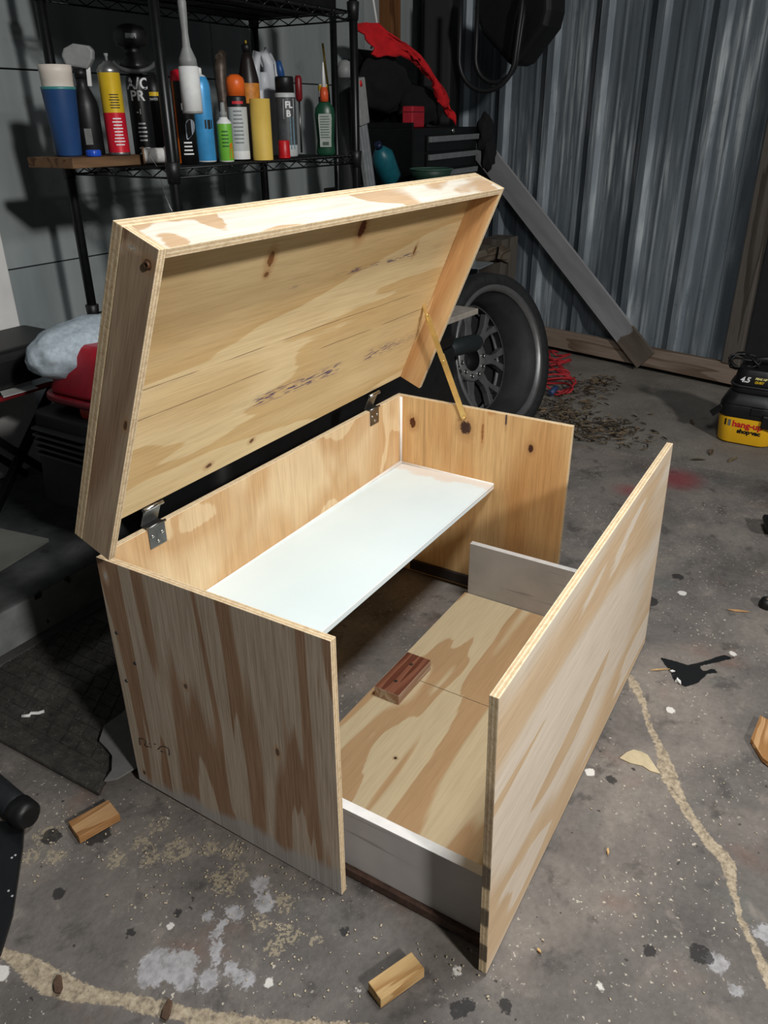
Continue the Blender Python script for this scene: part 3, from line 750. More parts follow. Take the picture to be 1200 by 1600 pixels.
# black can with gauge hose
t = can('refrigerant_can', 'black can with large white letters under a hose gauge head', 'spray can', 1.178, .985, ZW,
        [(.033, 0, 0), (.034, .005, 0), (.034, .235, 0), (.030, .25, 0), (.016, .262, 0)], [('collar', [(.014, .26), (.017, .27), (.017, .30), (.024, .315), (.024, .33)], BLACK)],
        [('A/C', .045, WINK, .034, .05, .215, .001, False), ('PR', .040, WINK, .034, -.1, .183, .001, False), ('-1', .02, WINK, .034, -.1, .145, .0006, False)], [BLACK])
lines(t, .034, 0, .115, 5, .012, .028, WINK, 1.178, .985); lines(t, .034, 0, .045, 4, .008, .034, WINK, 1.178, .985)
f = facing(1.178, .985)
MB().lathe([(.020, .325), (.046, .335), (.052, .352), (.050, .37), (.040, .385), (.02, .392)], seg=24).build('gauge', BLACK, t)
MB().lathe([(.012, .258), (.044, .268), (.047, .282), (.030, .302), (.018, .326)], seg=24).build('trigger_grip', plain('soft black plastic', (34, 34, 36), .35), t)
g = on_cyl(.0515, f, .357)
MB().add([g(-.016, -.006), g(0, -.006), g(.016, -.006), g(.016, .007), g(0, .007), g(-.016, .007)], [(0, 1, 4, 5), (1, 2, 3, 4)]).build('gauge_label', plain('gauge grey', (130, 132, 132), .4), t)
hs = [Vector((.062*cos(f+a), .062*sin(f+a), .292-.03*cos(a))) for a in [-1.5+i*3.0/16 for i in range(17)]]
MB().tube(hs, .0065, 10).build('hose', plain('grey hose', (84, 85, 86), .5), t)
t = can('aerosol_can', 'slim black can with a yellow band, behind the spool', 'spray can', 1.335, 1.08, ZW,
        [(.028, 0, 0), (.028, .20, 1), (.028, .212, 0), (.028, .235, 0), (.018, .245, 0), (.012, .27, 0)], [], [('POWER', .011, WINK, .028, -.2, .186, .0003, False)], [BLACK, YEL])
# spool lying down with loose string
t = thing('string_spool', 'white string spool lying on its side at the shelf edge', 'spool', (1.132, .885, ZW+.0265), (0, 0, 0), None)
d = Vector((.75, -.66, 0)).normalized(); R3 = frame((Vector((-d.y, d.x, 0)), Vector((0, 0, 1)), d))
MB().lathe([(.010, -.045), (.026, -.045), (.026, -.04), (.012, -.04)], (0, 0, 0), 22, R3, cap=False).build('flange', plain('brown spool wood', (120, 92, 66), .7), t)
mb = MB(); mb.lathe([(.021, -.040)]+[(.0215+(.0012 if i % 2 else 0), -.040+i*.0026) for i in range(1, 24)]+[(.021, .022)], (0, 0, 0), 22, R3); mb.build('wound_string', plain('white string', (205, 203, 198), .8, 0, .1, 90), t)
MB().lathe([(.012, .022), (.026, .023), (.026, .03), (.010, .03)], (0, 0, 0), 22, R3, cap=False).build('flange', GREYP, t)
MB().tube([(-.03, .0, .012), (-.05, -.02, .0), (-.058, -.055, -.03), (-.055, -.06, -.07), (-.045, -.06, -.11), (-.03, -.06, -.15), (-.01, -.06, -.18), (.01, -.06, -.2)], .0011, 6).build('loose_string', WHITE, t)
# FU can
ORG = plain('orange print', (220, 110, 30), .4); 
t = can('aerosol_can', 'black aerosol can with an orange side stripe, behind the lint roller', 'spray can', 1.219, .835, ZW,
        [(.0325, 0, 0), (.0325, .235, 1), (.031, .24, 1), (.028, .262, 1), (.012, .268, 1)], [], [('FU', .026, WINK, .0325, .25, .155, .0008, False)], [BLACK, CRED])
f = facing(1.219, .835)
mb = MB(); R_ = .0328; V = []
for j in range(5): a = f-1.05+.25*j/4; V += [(R_*cos(a), R_*sin(a), .002), (R_*cos(a), R_*sin(a), .234)]
mb.add(V, [(2*j, 2*j+2, 2*j+3, 2*j+1) for j in range(4)]); mb.build('side_stripe', ORG, t)
lines(t, .0325, .1, .06, 4, .011, .034, WINK, 1.219, .835)
mb = MB(); V = [(0, 0)]
pts = [on_cyl(.0325, f+.25, .1)(.018*cos(a)*1.0+.010*cos(a)**2, .026*sin(a)+.012*cos(a)) for a in [i*2*pi/20 for i in range(20)]]
mb.add(pts, [tuple(range(20))]); mb.build('print_swirl', plain('silver print', (150, 158, 168), .35, .3), t)
# lint roller
t = thing('lint_roller', 'white lint roller hanging head down from the upper shelf hook', 'lint roller', (1.112, .693, 1.366))
MB().lathe([(.024, -.004), (.0295, 0), (.0295, .114), (.024, .118)], seg=26).build('sticky_roll', plain('sticky paper', (214, 214, 212), .6, 0, .05, 40), t)
MB().lathe([(.022, -.008), (.030, -.006), (.030, .0)], seg=26).build('end_cap', GREYP, t)
MB().lathe([(.027, .116), (.025, .135), (.012, .165), (.0095, .2), (.012, .255), (.0125, .275), (.009, .285)], seg=18).build('handle', plain('grey handle', (134, 136, 134), .5), t)
MB().tube([(.013*cos(a), 0, .305+.03*sin(a)) for a in [i*2*pi/20 for i in range(20)]], .0025, 8, closed=True).build('carabiner', CHROME, t)
# blue aerosol
LBL = plain('light blue can print', (66, 150, 205), .35, .1, .12, 22)
t = can('aerosol_can', 'light blue aerosol can beside the hanging lint roller', 'spray can', 1.335, .865, ZW,
        [(.031, 0, 1), (.0325, .004, 0), (.0325, .215, 0), (.030, .235, 0), (.022, .252, 1), (.013, .258, 1)], [('nozzle', [(.010, .256), (.010, .275), (.006, .278)], WHITE)],
        [], [LBL, WHITE])
mb = MB(); fn = on_cyl(.0325, facing(1.335, .865)+.55, .115); mb.add([fn(x, y) for (x, y) in ((-.014, -.014), (0, -.016), (.014, -.014), (.014, .012), (0, .012), (-.014, .012))], [(0, 1, 4, 5), (1, 2, 3, 4)]); mb.build('print_patch', INK, t)
# green spray bottle
GRN = plain('lime green print', (110, 180, 60), .45, 0, .08, 20)
t = can('pump_bottle', 'small lime green pump spray bottle', 'spray bottle', 1.362, .80, ZW,
        [(.023, 0, 1), (.0245, .004, 0), (.0245, .115, 1), (.0235, .12, 1), (.014, .13, 1), (.012, .136, 1)], [('pump', [(.0125, .134), (.0125, .148), (.008, .152), (.0075, .172), (.006, .178)], GREYP)], [], [GRN, WHITE])
lines(t, .0245, .0, .09, 5, .011, .026, plain('dark green ink', (40, 90, 30), .6), 1.362, .80)
fn = on_cyl(.0246, facing(1.362, .8)+.75, .03); MB().add([fn(-.008, -.02), fn(.008, -.02), fn(.006, .03), fn(-.004, .024)], [(0, 1, 2, 3)]).build('print_patch', ORG, t)
# orange cap aerosol
PALE = plain('pale label', (186, 190, 188), .45, 0, .08, 30)
t = can('aerosol_can', 'aerosol can with an orange cap and pale label', 'spray can', 1.468, .83, ZW,
        [(.0315, 0, 0), (.033, .004, 1), (.033, .03, 2), (.033, .165, 0), (.033, .192, 0), (.031, .2, 0)], [('cap', [(.0315, .198), (.0315, .24), (.028, .252), (.014, .262)], plain('orange cap', (224, 100, 34), .4))],
        [], [BLACK, WHITE, PALE])
lines(t, .033, .0, .15, 9, .012, .04, plain('grey ink', (120, 124, 124), .6), 1.468, .83); lines(t, .033, .1, .174, 1, .022, .04, plain('red ink', (200, 40, 50), .5), 1.468, .83)
# yellow tube
t = thing('yellow_tube', 'plain yellow cylinder in front of the shelf cans', 'tube', (1.523, .775, ZW), group=GRP)
MB().lathe([(.0345, 0), (.0345, .19), (.031, .19), (.031, .01)], seg=30, cap=False).build('wall', plain('straw yellow', (214, 180, 84), .6, 0, .06, 10), t)
MB().lathe([(.031, .175), (.001, .176)], seg=30, cap=False).build('end_disc', plain('straw yellow inner', (180, 148, 66), .7), t)
# dark bottle behind
t = can('sauce_bottle', 'dark bottle with an orange label behind the yellow tube', 'bottle', 1.693, .96, ZW,
        [(.038, 0, 0), (.038, .18, 1), (.038, .245, 0), (.036, .262, 0), (.022, .32, 0), (.014, .345, 0)], [('cap', [(.015, .343), (.016, .365), (.01, .37)], BLACK), ('spout', [(.004, .368), (.003, .38)], YEL)], [], [plain('dark brown plastic', (34, 28, 26), .4), plain('orange label', (206, 130, 48), .5, 0, .2, 60)])
# pitted adjustable tool
t = thing('clamp_tool', 'brownish metal clamp standing behind the orange capped can', 'tool', (1.62, 1.02, ZW+.004), (0, 0, .4))
OLDM = plain('pitted brown metal', (96, 84, 76), .5, .5, .3, 40)
MB().tube([(0, 0, 0), (-.01, 0, .12), (-.018, 0, .24), (-.012, 0, .29), (.012, 0, .34)], [.02, .018, .02, .022, .014], 12).build('body', OLDM, t)
MB().cyl((-.02, 0, .32), (.03, 0, .335), .013, 12).build('screw_head', OLDM, t); MB().tube([(.01, 0, .30), (.03, 0, .27), (.03, 0, .2)], .007, 8).build('jaw', OLDM, t)
# white jugs
JW = plain('milky jug plastic', (196, 200, 204), .45, 0, .06, 10)
def jug(x, y, h, label, sx=.09, sy=.07, hole=True):
    t = thing('jug', label, 'jug', (x, y, ZW), (0, 0, radians(-20)), GRP)
    mb = MB(); mb.rbox((0, 0, 0), sx, sy, 0, h*.62, .02); b = mb.build('body', JW, t, bevel=.006)
    mb = MB(); mb.tube([(-sx*.32, 0, h*.60), (-sx*.34, 0, h*.8), (-sx*.2, 0, h*.95), (sx*.1, 0, h*.97), (sx*.33, 0, h*.85), (sx*.36, 0, h*.6)], [.022, .018, .016, .018, .022, .024], 12); mb.build('handle', JW, t)
    MB().lathe([(.03, h*.6), (.018, h*.72), (.016, h*.78)], (sx*.05, 0, 0), 14).build('neck', JW, t)
jug(1.86, 1.03, .37, 'white plastic jug with a looped handle behind the grey can')
jug(1.975, 1.10, .36, 'pale jug standing closest to the right shelf post', .1, .07)
# grey FL can
t = can('aerosol_can', 'charcoal aerosol can with a black cap and framed white letters', 'spray can', 1.793, .875, ZW,
        [(.036, 0, 1), (.038, .004, 1), (.038, .04, 0), (.038, .20, 1), (.037, .212, 1), (.034, .215, 1)], [('cap', [(.0345, .213), (.0345, .262), (.032, .268)], BLACK)],
        [('FL', .030, WINK, .038, .32, .165, .0012, False), ('B', .030, WINK, .038, .25, .136, .0012, False)], [plain('charcoal print', (72, 74, 76), .45, 0, .2, 40), PALE])
fn = on_cyl(.0382, facing(1.793, .875)+.6, .08); MB().add([fn(-.010, -.055), fn(.008, -.055), fn(.008, .055), fn(-.010, .055)], [(0, 1, 2, 3)]).build('print_patch', plain('pale blue print', (110, 140, 152), .5, 0, .3, 90), t)
fn = on_cyl(.0382, facing(1.793, .875)+.28, .162)
mb = MB()
for (a, b) in (((-.02, -.032), (.02, -.028)), ((.02, -.028), (.022, .032)), ((.022, .032), (-.018, .03)), ((-.018, .03), (-.02, -.032))):
    mb.tube([fn(*a), fn(*b)], .0009, 5)
mb.build('print_frame', WINK, t)
t = thing('plastic_beaker', 'red plastic beaker standing at the foot of the charcoal can', 'beaker', (1.662, .79, ZW))
MB().lathe([(.021, 0), (.0215, .003), (.0205, .056), (.018, .059)]).build('shell', RED, t); MB().lathe([(.0222, .0), (.0222, .006)]).build('rim', RED, t)
# green glue bottle
GLU = plain('dark green plastic', (22, 66, 46), .35, 0, .1)
t = thing('glue_bottle', 'dark green glue bottle with orange collar and white nozzle', 'bottle', (1.938, .80, ZW), (0, 0, facing(1.938, .80)+pi/2), GRP)
mb = MB(); prof = [(.030, 0), (.034, .01), (.030, .05), (.033, .10), (.036, .14), (.033, .165), (.02, .182), (.014, .19)]
mb.lathe(prof, seg=24); o = mb.build('body', GLU, t); o.scale = (1.08, .62, 1)
lab = [(-.022, .03), (.022, .03), (.022, .06), (.026, .13), (.024, .145), (-.024, .145), (-.026, .13), (-.022, .06)]
mb = MB(); mb.prism(lab, .0, .0015, rot=frame(((1, 0, 0), (0, 0, 1), (0, -1, 0))), c=(0, -.0235, 0)); mb.build('label', plain('grey label print', (150, 158, 150), .5, 0, .1, 40), t)
mb = MB()
for i in range(9): mb.box((-.019, -.0256, .134-.009*i), (.019-.006*random.random(), -.0251, .137-.009*i))
mb.box((-.012, -.0256, .036), (.012, -.0251, .048)); mb.build('small_print', plain('green ink', (70, 86, 74), .6), t)
MB().lathe([(.0165, .186), (.0165, .215), (.012, .235)], seg=16).build('collar', plain('orange collar', (206, 84, 44), .4), t)
MB().lathe([(.009, .232), (.0025, .315), (.001, .318)], seg=14).build('nozzle', WHITE, t)
t = can('small_can', 'white and yellow capped can behind the green glue bottle', 'can', 2.012, .858, ZW, [(.018, 0, 0), (.018, .205, 1), (.018, .225, 2), (.018, .245, 1), (.016, .248, 1)], [], [], [BLACK, WHITE, YEL])
# brushes / tools left of the glue
t = thing('paint_brush', 'blue handled brush leaning beside the glue bottle', 'brush', (1.93, .97, ZW))
MB().tube([(.0, 0, .012), (-.012, 0, .2), (-.02, 0, .235)], [.010, .008, .009], 10).build('shaft', STEEL, t); MB().tube([(-.02, 0, .233), (-.035, 0, .29), (-.045, 0, .325)], [.012, .014, .010], 10).build('grip', plain('blue grip', (34, 74, 130), .4), t)
t = thing('screwdriver', 'red handled tool standing behind the glue bottle', 'tool', (1.985, .955, ZW))
MB().tube([(0, 0, .006), (0, 0, .2)], .004, 8).build('shaft', STEEL, t); MB().lathe([(.008, .19), (.014, .2), (.014, .27), (.009, .28)], seg=12).build('grip', plain('dark red grip', (120, 24, 28), .4), t)
t = thing('yellow_rod', 'thin yellow and black rod leaning at the right shelf post', 'rod', (2.27, .98, .14))
MB().tube([(.1, 0, .004), (-.03, .01, 1.3)], .004, 8).build('shaft', BLACK, t); MB().tube([(-.03, .01, 1.3), (-.055, .015, 1.48)], .0045, 8).build('tip', plain('dull yellow', (170, 140, 50), .5), t)
# black cases on the upper shelf
for (x, y, sx, sy, h, lb) in ((1.29, .965, .42, .40, .24, 'black storage case on the upper shelf, left one'), (1.78, .965, .42, .40, .2, 'black storage case on the upper shelf, right one')):
    t = thing('storage_case', lb, 'case', (x, y, 1.704))
    mb = MB(); mb.rbox((0, 0, 0), sx, sy, 0, h*.75, .03, top=1.04); mb.build('body', BLACK, t, bevel=.004)
    mb = MB(); mb.rbox((0, 0, 0), sx*1.08, sy*1.08, h*.75, h, .035); mb.build('cover', BLACK, t, bevel=.006)
    MB().box((-.04, -sy*.57, h*.6), (.04, -sy*.53, h*.85)).build('latch', plain('grey latch', (60, 60, 62), .5), t, bevel=.003)

# things under the shelf: steel ring, red marker, light pole
t = thing('steel_ring', 'brushed steel ring lying behind the chest lid', 'ring', (1.25, .92, .955))
MB().tube([(.075*cos(a), 0, .075*sin(a)) for a in [i*2*pi/28 for i in range(28)]], .017, 10, closed=True).build('ring', plain('dull steel', (150, 150, 150), .45, .6), t, rot=(0, 0, radians(-40)))
MB().box((-.05, -.05, -.225), (.05, .05, -.085)).build('stand', BLACK, t, bevel=.01)
t = thing('marker_bottle', 'little red bottle with a white band under the shelf', 'bottle', (1.42, .86, .735))
MB().lathe([(.022, 0, 0), (.022, .2, 1), (.022, .225, 0), (.022, .26, 0), (.012, .275, 0), (.012, .30, 0), (.016, .303, 0), (.014, .32, 0)]).build('body', [plain('dark red plastic', (140, 26, 34), .4), WHITE], t)
MB().lathe([(.0225, .0), (.0225, .01)]).build('base_ring', plain('dark red ring', (110, 20, 26), .4), t)

# ------------------------------------------------------------------ tool chest in the corner
TC = thing('tool_chest', 'black tool chest with grey drawer pulls in the back corner', 'tool chest', (0, 0, 0), (0, 0, 0))
MB().box((2.98, 1.0, 1.02), (3.72, 1.36, 1.30)).build('body', BLACKM, TC, bevel=.006)
for i, z in enumerate((1.225, 1.14, 1.055)):
    dr = MB().box((3.11, .992, z-.038), (3.70, 1.0, z+.040)).build('drawer_face', BLACKM, TC, bevel=.003)
    MB().hexa([(3.12, .975, z+.006), (3.695, .975, z+.012), (3.695, .992, z+.012), (3.12, .992, z+.006), (3.12, .972, z+.034), (3.695, .972, z+.040), (3.695, .992, z+.040), (3.12, .992, z+.034)]).build('drawer_pull', plain('grey aluminium pull', (128, 132, 134), .45, .3), dr, bevel=.003)
MB().lathe([(.014, 0), (.014, .006), (.008, .008)], (3.41, 1.0, 1.283), 16, frame(((1, 0, 0), (0, 0, 1), (0, -1, 0)))).build('lock', CHROME, TC)
MB().box((2.98, 1.34, 1.30), (3.60, 1.365, 1.66)).build('open_cover', BLACKM, TC, bevel=.006)
MB().box((3.0, 1.02, 1.30), (3.02, 1.34, 1.325)).build('tray_rim', BLACKM, TC)
CB = thing('tool_cabinet', 'black roller cabinet below the tool chest', 'cabinet', (3.35, 1.18, .14))
MB().box((-.45, -.21, .08), (.40, .21, .874)).build('body', BLACKM, CB, bevel=.008)
for i in range(4):
    d = MB().box((-.42, -.222, .12+i*.185), (.37, -.21, .29+i*.185)).build('drawer_face', BLACKM, CB, bevel=.003)
    MB().box((-.40, -.235, .265+i*.185), (.35, -.222, .28+i*.185)).build('drawer_pull', BLACK, d)
for (x, y) in ((-.38, -.16), (.33, -.16), (-.38, .16), (.33, .16)):
    MB().cyl((x-.015, y, .04), (x+.015, y, .04), .04, 16).build('castor', RUBBER, CB)
t = thing('red_case', 'small red box standing in the open tool chest', 'box', (3.12, 1.08, 1.302), (0, 0, .1))
MB().box((-.075, -.03, 0), (.075, .03, .098)).build('body', plain('dull red plastic', (168, 34, 48), .5), t, bevel=.006); MB().box((-.077, -.032, .07), (.077, .032, .074)).build('seam', plain('dark red seam', (100, 20, 30), .5), t)
# drape
def drape(name, label, path, width_dir, wd, mat, seed, th=.01):
    n = len(path); m_ = 9; V = []; F = []
    wv = Vector(width_dir)
    P = []
    for i in range((n-1)*6+1):
        k = min(i//6, n-2); tt = (i-k*6)/6; P.append(Vector(path[k]).lerp(Vector(path[k+1]), tt))
    for i, p in enumerate(P):
        for j in range(m_):
            s = j/(m_-1)-.5
            nz = noise.noise(Vector((i*.16, j*.7, seed)))
            V.append(p+wv*(s*wd)*(1+.25*noise.noise(Vector((i*.1, seed, 2))))+Vector((.02*nz, -.03*nz, .02*noise.noise(Vector((i*.3, j*.5, seed+4))))))
    for i in range(len(P)-1):
        for j in range(m_-1): F.append((i*m_+j, i*m_+j+1, (i+1)*m_+j+1, (i+1)*m_+j))
    mb = MB(); mb.add(V, F, 0, True); o = mb.build(name, mat)
    so = o.modifiers.new('thick', 'SOLIDIFY'); so.thickness = th
    return tag(o, label, 'cloth')
drape('red_cloth', 'crumpled red cloth thrown over the open tool chest cover', [(2.93, 1.24, 1.69), (3.08, 1.20, 1.70), (3.22, 1.10, 1.60), (3.31, 1.03, 1.48), (3.36, 1.02, 1.38)], (-.45, .25, .55), .24, plain('red fabric', (196, 22, 30), .9, 0, .15, 20, .2), 2)
mb = MB(); mb.blob((3.38, 1.19, 1.40), (.20, .11, .11), .3, 3, 4, 1.6); mb.blob((3.12, 1.25, 1.50), (.20, .08, .13), .3, 6, 4, 1.6)
o = mb.build('black_jacket', plain('black fabric', (14, 14, 15), .95, 0, .2, 20, .2)); tag(o, 'crumpled black jacket heaped on the tool chest', 'jacket')
mb = MB(); mb.blob((3.80, .99, 1.27), (.07, .045, .10), .4, 11, 3, 2.2); mb.blob((3.82, .97, 1.16), (.055, .04, .10), .4, 15, 3, 2.4)
o = mb.build('black_pouch', plain('black pouch fabric', (20, 20, 21), .9, 0, .2, 20, .2)); tag(o, 'black cloth pouch hanging on the right corner of the tool chest', 'pouch')
# hanging black bag, hose loops on the right wall
t = thing('hanging_bag', 'large black bag hanging high on the metal wall', 'bag', (3.62, .70, 1.58))
poly = [(.25, .42), (-.17, .42), (-.185, .24), (-.17, .17), (-.03, .02), (.03, .0), (.10, .06), (.22, .16), (.28, .28)]
mb = MB(); mb.prism(poly, -.09, .09, rot=frame(((.15, .99, 0), (0, 0, 1), (.99, -.15, 0)))); o = mb.build('body', plain('black bag fabric', (16, 16, 17), .6, 0, .2, 12, .2), t, bevel=.035, seg=4)
MB().tube([(.1, .12, .35), (.12, .0, .3), (.1, -.1, .36)], .008, 8).build('strap', BLACK, t)
MB().tube([(.02, .05, .42), (.0, .05, .55)], .01, 8).build('hanger', BLACK, t)
t = thing('hose_coil', 'black hose hanging in loops beside the black bag', 'hose', (3.45, .825, 1.47))
for (dx, dy, r0, h, th_) in ((-.02, 0, .155, .42, .0125), (.03, -.03, .115, .34, .0125)):
    pts = []
    for i in range(33):
        a = pi+pi*i/32; pts.append((dx+.15*r0*cos(a), dy-r0*cos(a)*.95, r0+.04*(dx > 0)+r0*sin(a)))
    pts = [(pts[0][0], pts[0][1], pts[0][2]+h)]+pts+[(pts[-1][0], pts[-1][1]-.02, pts[-1][2]+h*.5), (pts[-1][0]+.1, pts[-1][1]+.02, pts[-1][2]+h)]
    MB().tube(pts, th_, 10).build('loop', plain('black hose rubber', (26, 27, 29), .45), t)
MB().obox((.02, 0, .62), .12, .012, .012).build('hook', BLACKM, t)

o = MB().prism([(3.76, 1.40), (3.84, 1.24), (4.02, 1.27), (4.15, 1.36), (4.0, 1.42), (3.86, 1.43)], .9, 2.4).build('darkening_sheet', plain('black tarp', (16, 16, 17), .7, 0, .2, 8), None, bevel=.02); tag(o, 'black tarp hanging in the back corner behind the hose loops', 'darkening sheet')  # black hanging sheet, added to darken the corner behind the loops
o = MB().tube([(3.0, 1.25, 1.95), (3.011, 1.25, 1.861), (3.061, 1.25, 1.717), (3.08, 1.31, 1.665)], .006, 8).build('white_cable', WHITE); tag(o, 'thin white cable running down behind the open tool chest', 'cable')
t = thing('black_pole', 'plain black pole standing just right of the wire shelving', 'pole', (2.20, .93, .14)); MB().cyl((0, 0, 0), (0, 0, 1.75), .014, 12).build('tube', BLACKM, t); MB().lathe([(.022, 0), (.02, .02), (.015, .025)], seg=12).build('foot', BLACK, t)
# aluminium rail with bracket, teal bottle, jugs
t = thing('aluminium_rail', 'ribbed aluminium rail leaning left of the tool chest', 'rail', (2.62, 1.0, .14))
A, B = Vector((.05, -.08, .0)), Vector((-.17, -.03, 1.20))
ALU = plain('aluminium', (178, 182, 184), .4, .7, .1)
MB().bar(A, B, .07, .022, (0, -1, 0)).build('channel', ALU, t, bevel=.003)
for dx in (-.022, 0, .022): MB().bar(A+Vector((dx, -.0125, 0)), B+Vector((dx, -.0125, 0)), .008, .006, (0, -1, 0)).build('rib', ALU, t)
MB().bar(B+Vector((0, -.01, -.02)), B+Vector((-.035, -.01, .16)), .075, .035, (0, -1, 0)).build('end_bracket', plain('grey bracket', (150, 152, 150), .5, .2), t, bevel=.006)
MB().cyl(B+Vector((-.03, -.02, .13)), B+Vector((-.04, -.02, .15)), .012, 10).build('red_button', RED, t)
t = thing('caulk_gun', 'grey capped dark tube standing behind the aluminium rail', 'tube', (2.56, 1.10, .14))
MB().tube([(0, 0, 0), (-.03, 0, 1.28), (-.032, 0, 1.37)], [.04, .04, .035], 14).build('tube', plain('dark grey tube', (44, 46, 46), .5), t); MB().lathe([(.034, 1.365), (.036, 1.40), (.028, 1.43), (.01, 1.44)], (-.032, 0, 0), 16).build('cap', GREYP, t)
t = thing('teal_bottle', 'teal bottle tipped over in front of the tool chest', 'bottle', (2.84, 1.08, 1.14))
rr = frame((Vector((.8, 0, .6)), Vector((0, 1, 0)), Vector((-.6, 0, .8))))
MB().lathe([(.05, -.09), (.055, -.08), (.055, .05), (.03, .085), (.016, .095)], (0, 0, 0), 20, rr).build('body', plain('teal plastic', (24, 92, 104), .4), t); MB().lathe([(.018, .095), (.018, .12)], (0, 0, 0), 14, rr).build('cap', plain('dark blue plastic', (20, 30, 60), .4), t)
t = thing('green_bowl', 'dark green basin beside the tool chest drawers', 'basin', (2.86, .83, 1.036))
MB().lathe([(.06, 0), (.09, .05), (.105, .085), (.10, .085), (.085, .05), (.001, .012)], seg=24, cap=False).build('bowl', plain('dark green plastic bowl', (34, 60, 50), .5), t); MB().tube([(.104*cos(a), .104*sin(a), .086) for a in [i*2*pi/24 for i in range(24)]], .004, 6, closed=True).build('rim', plain('green rim', (60, 92, 78), .5), t)
# low table that carries the bowl and bottle
tb = thing('workbench', 'dark workbench beside the tool cabinet', 'workbench', (2.78, 1.06, .14))
MB().box((-.16, -.34, .86), (.11, .25, .895)).build('top', plain('dark bench top', (40, 36, 33), .7), tb, bevel=.004)
for (x, y) in ((-.13, -.31), (.08, -.31), (-.13, .22), (.08, .22)): MB().box((x-.02, y-.02, 0), (x+.02, y+.02, .86)).build('leg', plain('dark bench leg', (38, 34, 31), .7), tb)

# ------------------------------------------------------------------ leaning board on the metal wall
GB = NT('grey painted board', .6, 0, .3); vec = GB.coord(); s = GB.sep(vec)
nz = GB.noise(GB.mapping(vec, (2, 12, 12)), 1, 4, .6); edge = GB.math('ADD', s[0], GB.math('MULTIPLY', GB.math('SUBTRACT', GB.noise(vec, 18, 3, .6), .5), .09))
c1 = GB.ramp(nz, [(.3, lin((136, 136, 138))), (.7, lin((162, 162, 164)))]); c2 = GB.ramp(nz, [(.3, lin((86, 78, 70))), (.7, lin((120, 108, 96)))])
GB.color(GB.mix(GB.smooth(edge, -.64, -.655), c1, c2))
A = Vector((3.79, -.135, .05)); B = Vector((4.085, 1.16, 1.19)); d = (B-A).normalized(); nrm = Vector((-.97, .23, 0)); wv = nrm.cross(d).normalized(); nrm = d.cross(wv)
o = MB().box((-.84, -.070, -.010), (.86, .070, .010)).build('leaning_board', GB.m, None, bevel=.002)
M4 = Matrix.Identity(4)
cc = (A+B)/2
for i in range(3): M4[i][0] = d[i]; M4[i][1] = wv[i]; M4[i][2] = nrm[i]; M4[i][3] = cc[i]
o.matrix_world = M4; tag(o, 'long grey board leaning diagonally against the metal wall', 'board')

# ------------------------------------------------------------------ truck wheel
wn = Vector((.224, 1, -.295)).normalized(); wx = Vector((wn.y, -wn.x, 0)).normalized(); wz = wx.cross(wn) * -1
wz = wn.cross(wx); 
if wz.z < 0: wz = -wz
WH = thing('truck_wheel', 'large wheel with a low profile tyre standing behind the chest', 'wheel', (2.471, .24, .366))
WH.rotation_euler = frame((wx, wz, wn)).to_euler() if wx.cross(wz).dot(wn) > 0 else frame((-wx, wz, wn)).to_euler()
RO, RI = .379, .313
MB().lathe([(RI+.004, 0), (RI+.02, -.012), (RI+.05, -.014), (RO-.012, .01), (RO, .04), (RO, .26), (RO-.012, .29), (RI+.04, .31), (RI+.004, .30)], seg=64, cap=False).build('tyre', RUBBER, WH)
RIM = plain('machined rim lip', (118, 118, 118), .4, .6, .12, 20); RIMD = plain('dark rim barrel', (62, 62, 63), .55, .3, .2, 8)
MB().lathe([(RI-.022, .012), (RI-.014, -.006), (RI+.004, -.010), (RI+.007, .002), (RI+.002, .012)], seg=64, cap=False).build('rim_lip', RIM, WH)
MB().lathe([(RI-.018, .004), (RI-.028, .05), (RI-.05, .07), (RI-.055, .20), (RI-.03, .25), (RI-.02, .30)], seg=64, cap=False).build('barrel', RIMD, WH)
SPK = plain('spoke casting', (96, 96, 97), .5, .4, .15, 15)
RB = RI-.048; HZ = .178
def arc(r_, a0, a1, n_): return [(r_*cos(a0+(a1-a0)*i/n_), r_*sin(a0+(a1-a0)*i/n_)) for i in range(n_+1)]
for i in range(8):
    a = 2*pi*i/8+.2
    MB().prism(arc(.098, a-.30, a+.30, 3)[::-1]+[(.16*cos(a-.13), .16*sin(a-.13)), (.20*cos(a-.15), .20*sin(a-.15))]+arc(RB, a-.24, a-.10, 2)+[(.185*cos(a), .185*sin(a))]+arc(RB, a+.10, a+.24, 2)+[(.20*cos(a+.15), .20*sin(a+.15)), (.16*cos(a+.13), .16*sin(a+.13))], HZ+.004, HZ+.04).build('spoke', SPK, WH, bevel=.004)
MB().lathe([(RB-.012, HZ), (RB+.004, HZ), (RB+.004, HZ+.05), (RB-.012, HZ+.05)], seg=64, cap=False).build('spoke_ring', SPK, WH)
MB().lathe([(.056, HZ-.008), (.10, HZ-.012), (.106, HZ), (.108, HZ+.045), (.056, HZ+.045)], seg=36, cap=False).build('hub', plain('hub face', (138, 138, 138), .4, .6, .12, 20), WH)
MB().lathe([(.056, HZ-.006), (.054, HZ+.08), (.001, HZ+.08)], seg=24, cap=False).build('hub_bore', BLACK, WH)
MB().lathe([(RB-.02, HZ+.06), (.02, HZ+.062), (.001, HZ+.062)], seg=48, cap=False).build('spoke_shade_disc', plain('dark backing', (26, 26, 27), .7), WH)  # dark disc behind the spokes, stands in for shade inside the wheel
